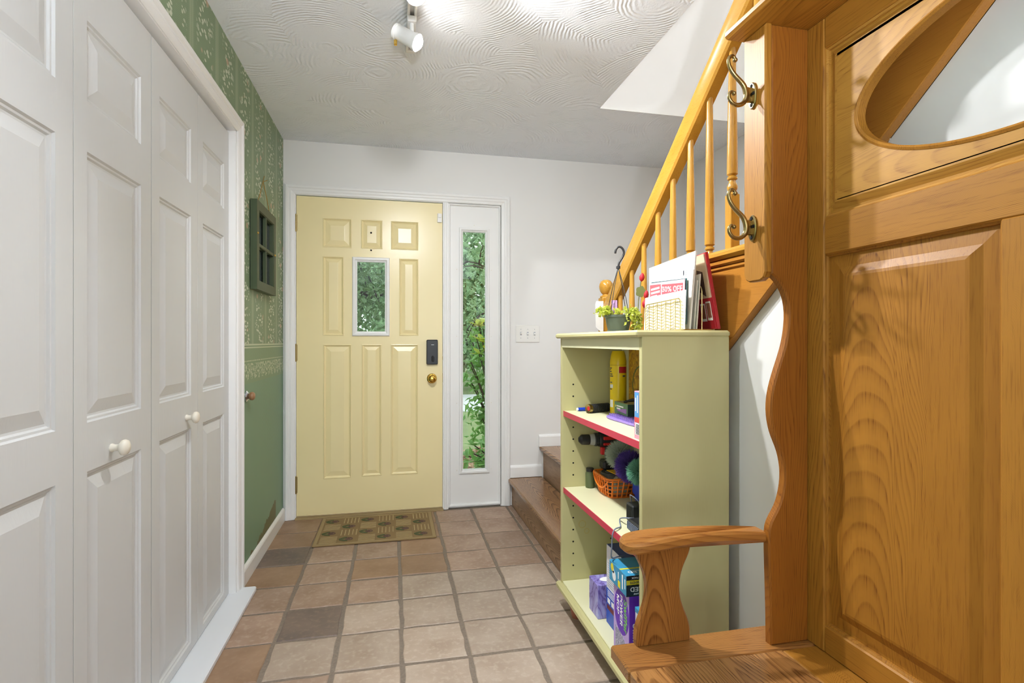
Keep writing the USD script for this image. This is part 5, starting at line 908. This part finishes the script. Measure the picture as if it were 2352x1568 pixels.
dn, rt_ = (0, 0, -1), (0, -1, 0)                             # lettering runs down the box
part(mp, 'lettering', [text_mid('POWER', 0.017, (0.6988, 1.572, zc + 0.004), dn, rt_, 0.0005, True, 1.15), text_mid('MOP', 0.017, (0.6988, 1.597, zc + 0.012), dn, rt_, 0.0005, True, 1.15)], 'print_white')
part(mp, 'brand_lettering', text_mid('Swiffer', 0.022, (0.6988, 1.541, zc - 0.002), dn, rt_, 0.0005, True), 'mark_green')
part(mp, 'brand_lettering', [put(m_, np.eye(4)) for m_ in [text_mid('Swiffer', 0.017, (0.72, 1.5148, Z3 + 0.10), dn, (1, 0, 0), 0.0004, True)]], 'print_white')
le = thing('light_bulb_box', 'teal and black LED light bulb box lying upside down on the purple mop box', 'box', (0.725, 1.58, Z3 + 0.2222)); zb_, zt_ = Z3 + 0.2224, Z3 + 0.2865
part(le, 'carton', bx(0.690, 0.790, 1.516, 1.647, zb_, zt_, 0.001), 'led_teal'); part(le, 'black_end', bx(0.6905, 0.7895, 1.5154, 1.5168, zb_ + 0.0005, zt_ - 0.0005), 'led_black'); part(le, 'yellow_band', bx(0.6905, 0.7895, 1.5150, 1.5156, zb_ + 0.036, zb_ + 0.050), 'led_yellow')
Ue, Ve = (-1, 0, 0), (0, 0, -1)                              # upside-down lettering on the near end
def up_text(s, h, x, z, sx=1.0): return text_mid(s, h, (x, 1.5149, z), Ue, Ve, 0.0004, True, sx)
part(le, 'lettering', [up_text('LED', 0.013, 0.722, zb_ + 0.022, 1.2), up_text('4 PACK', 0.0055, 0.722, zb_ + 0.057, 1.1), up_text('60W', 0.005, 0.722, zb_ + 0.008, 1.1)], 'print_white'); part(le, 'band_lettering', up_text('BRIGHT WHITE', 0.0065, 0.735, zb_ + 0.043), 'ink')
part(le, 'top_lettering', [text_mid('LED', 0.014, (0.727, 1.540, zt_ + 0.0001), (-1, 0, 0), (0, -1, 0), 0.0004, True, 1.2)], 'print_white'); part(le, 'top_band', bx(0.6905, 0.7895, 1.562, 1.570, zt_ - 0.0002, zt_ + 0.0005), 'led_yellow')
Fl = at(F_RIGHT, -0.690); part(le, 'bulb_picture', [put(prism([(-1.608 + 0.014 * math.cos(a), zb_ + 0.026 + 0.015 * math.sin(a)) for a in np.linspace(0, 6.28, 20, endpoint=False)], 0, 0.0005), Fl), put(prism([(-1.620, zb_ + 0.034), (-1.605, zb_ + 0.034), (-1.612, zb_ + 0.052), (-1.624, zb_ + 0.050)], 0, 0.0005), Fl)], 'print_white'); part(le, 'price_dot', put(prism([(-1.622 + 0.011 * math.cos(a), zb_ + 0.049 + 0.012 * math.sin(a)) for a in np.linspace(0, 6.28, 20, endpoint=False)], 0.0005, 0.001), Fl), 'led_yellow')
part(le, 'side_print', [put(bx(u, u + w, z, z + h, 0, 0.0005), Fl) for u, w, z, h in ((-1.578, 0.006, zb_ + 0.03, 0.022), (-1.548, 0.008, zb_ + 0.012, 0.044), (-1.528, 0.005, zb_ + 0.02, 0.03))], 'print_white', kind='stuff'); part(le, 'side_sticker', put(bx(-1.578, -1.560, zb_ + 0.006, zb_ + 0.026, 0, 0.0005), Fl), 'led_yellow')
sb = thing('small_teal_carton', 'small white carton with teal top beside the purple mop box', 'box', (0.73, 1.46, Z3)); part(sb, 'carton', bx(0.706, 0.765, 1.430, 1.488, Z3, Z3 + 0.205, 0.001), 'box_white'); part(sb, 'teal_top', bx(0.7055, 0.7655, 1.4295, 1.4885, Z3 + 0.192, Z3 + 0.2055), 'led_teal')

# ------------------------------------------------------------------ garden beyond the door
GZ = -0.14
struct('ground', bx(-40, 40, 3.72, 60, GZ - 0.3, GZ), 'lawn', 'sunlit lawn beyond the front door', 'lawn')
struct('garden_bed', bx(-3, 4, 3.72, 6.1, GZ - 0.02, GZ + 0.012), 'mulch', 'brown mulch bed along the front of the house', 'garden bed')
struct('driveway', bx(-30, 30, 9.5, 12.5, GZ - 0.02, GZ + 0.012), 'driveway_grey', 'pale driveway crossing the lawn', 'driveway')
struct('wall_exterior', [bx(-4, OX0 - 0.07, YF + 0.141, YF + 0.2, GZ, 2.7), bx(OX1 + 0.07, 4, YF + 0.141, YF + 0.2, GZ, 2.7), bx(-4, 4, YF + 0.141, YF + 0.2, 2.1, 2.7), bx(-1.2, 1.2, YF + 0.141, YF + 0.25, GZ, -0.012)], 'siding', 'pale siding on the outside of the front wall', 'wall')
def big_leaf(p, d, L, w, seed):
    d = np.array(d, float); d /= np.linalg.norm(d); s = np.cross(d, (0, 0, 1.0)); s = s / (np.linalg.norm(s) + 1e-9); n = np.cross(s, d); n /= np.linalg.norm(n); V = []
    for t, k in ((0, 0.05), (0.25, 0.75), (0.55, 1.0), (0.82, 0.62)):
        c = np.array(p) + d * L * t - n * 0.10 * L * t * t
        V += [c - s * w * k + n * 0.12 * w * k, c, c + s * w * k + n * 0.12 * w * k]
    V.append(np.array(p) + d * L - n * 0.10 * L); Fc = []
    for i in range(3):
        for j in range(2): a = 3 * i + j; Fc += [(a, a + 1, a + 4), (a, a + 4, a + 3)]
    Fc += [(9, 10, 12), (10, 11, 12)]; return T(V, Fc)
bs = thing('leafy_bush', 'glossy green leafy bush growing outside the sidelight window', 'bush', (0.84, 4.3, GZ))
rb = np.random.RandomState(11); whorls = []
while len(whorls) < 62:
    a, z = rb.uniform(0, 2 * math.pi), rb.uniform(0.10, 1.34); R_ = 0.17 + 0.08 * math.sin(z * 7 + 1) + 0.05 * rb.rand() - 0.10 * max(0, z - 1.1); p = (0.84 + R_ * math.cos(a), 4.32 + R_ * math.sin(a), z)
    if p[0] > 0.86 and p[1] < 4.3 or p[1] > 4.45: continue
    whorls.append(p)
cnt = 0
for p in whorls:
    new = p[2] > 0.95 and rb.rand() < 0.5
    for k in range(5):
        if cnt >= 290: break
        a = k * 1.257 + rb.uniform(0, 1); cnt += 1
        o_ = np.array((p[0] - 0.84, p[1] - 4.32, 0.1)); dd_ = np.array((math.cos(a), math.sin(a), rb.uniform(-0.1, 0.5))) + o_ * 2.0
        part(bs, 'leaf', big_leaf(p, dd_, rb.uniform(0.07, 0.115), rb.uniform(0.019, 0.027), k), 'bush_new_leaf' if new else 'bush_leaf')
part(bs, 'branch', [tube(spline([(0.84, 4.32, GZ), (0.84 + (p[0] - 0.84) * 0.4, 4.32 + (p[1] - 4.32) * 0.4, p[2] * 0.6), p], 8), 0.005, 5) for p in whorls], 'bark', kind='stuff')
ip = np.array([(0.86 + rb.normal(0, 0.12), 4.38 + rb.normal(0, 0.1), rb.uniform(0, 1.25)) for _ in range(1900)]); part(bs, 'inner_foliage', leaf_cloud(ip, 0.075, 21, 0.2, 0.42), 'bush_leaf', kind='stuff')
g5 = np.random.RandomState(5); single('dry_leaves', leaf_cloud(np.c_[g5.uniform(0.4, 1.4, 420), g5.uniform(4.5, 6.0, 420), g5.uniform(GZ + 0.012, GZ + 0.06, 420)], 0.10, 8, 0.0, 0.4), 'dry_leaf', 'scattered dry brown leaves on the mulch outside the sidelight', 'leaves', kind='stuff')
def tree(name, label, x, y, h, rx, ry, z0, n, size, seed, lm, nb_=9, rtrunk=0.07):
    g_ = np.random.RandomState(seed); t = thing(name, label, 'tree', (x, y, GZ)); zc_ = (z0 + h) / 2; br, tips = [], []
    part(t, 'trunk', tube(spline([(x, y, GZ), (x + 0.05, y, GZ + 0.35 * h), (x - 0.04, y + 0.05, h * 0.8)], 14), np.linspace(rtrunk, rtrunk * 0.4, 14), 8), 'bark')
    for k in range(nb_):
        a = g_.uniform(0, 2 * math.pi); zz = g_.uniform(z0 * 0.6 + 0.2, h * 0.7); e = np.array((x + rx * 0.85 * math.cos(a), y + ry * 0.85 * math.sin(a), zz + g_.uniform(-0.5, 0.5))); s_ = np.array((x, y, zz))
        q_ = spline([s_, (s_ + e) / 2 + (0, 0, g_.uniform(0, 0.3)), e], 10); br.append(tube(q_, np.linspace(rtrunk * 0.45, 0.008, 10), 6)); tips.append(q_[3:])
        for m2 in range(3): e2 = q_[4 + m2 * 2] + g_.normal(0, 0.35, 3); br.append(tube([q_[4 + m2 * 2], (q_[4 + m2 * 2] + e2) / 2 + (0, 0, .05), e2], np.linspace(0.016, 0.005, 3), 5)); tips.append(np.array([e2, e2]))
    part(t, 'branch', br, 'bark', kind='stuff'); tips = np.vstack(tips); p1 = tips[g_.randint(0, len(tips), n * 2 // 3)] + g_.normal(0, 0.22, (n * 2 // 3, 3))
    d = g_.normal(size=(n // 3, 3)); d /= np.linalg.norm(d, axis=1, keepdims=True); p2 = np.array((x, y, zc_)) + d * np.array((rx, ry, (h - z0) / 2)) * g_.uniform(0.3, 1, (n // 3, 1)) ** 0.5
    part(t, 'foliage', leaf_cloud(np.vstack([p1, p2]), size, seed + 50, 0.3, 0.5), lm, kind='stuff')
tree('maple_tree', 'near tree with dark spreading branches seen through the door light', -0.75, 7.2, 4.2, 1.2, 1.1, 0.8, 7500, 0.09, 31, 'tree_leaf', 16, 0.08)
for i, (x, y, h, rx, n, lab) in enumerate(((0.9, 13.5, 7.0, 2.2, 9000, 'pale green tree standing beyond the driveway, straight behind the sidelight'), (-4.2, 15.0, 8.0, 2.8, 9000, 'pale green tree standing beyond the driveway, left of the door light view'), (4.9, 16.0, 8.0, 2.6, 9000, 'pale green tree standing beyond the driveway, farthest right'), (0.2, 22.5, 9.0, 4.0, 14000, 'broad pale tree farthest back in the garden'), (10.5, 27.0, 11.0, 5.0, 14000, 'tall pale tree at the back right of the garden'), (-9.5, 27.0, 11.0, 5.0, 12000, 'tall pale tree at the back left of the garden'))):
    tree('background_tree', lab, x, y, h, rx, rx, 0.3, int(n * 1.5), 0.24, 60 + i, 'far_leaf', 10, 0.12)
tree('young_tree', 'slender tree at the edge of the lawn seen above the bush', 1.75, 8.6, 3.6, 0.8, 0.8, 1.0, 2200, 0.07, 77, 'far_leaf', 10, 0.04)
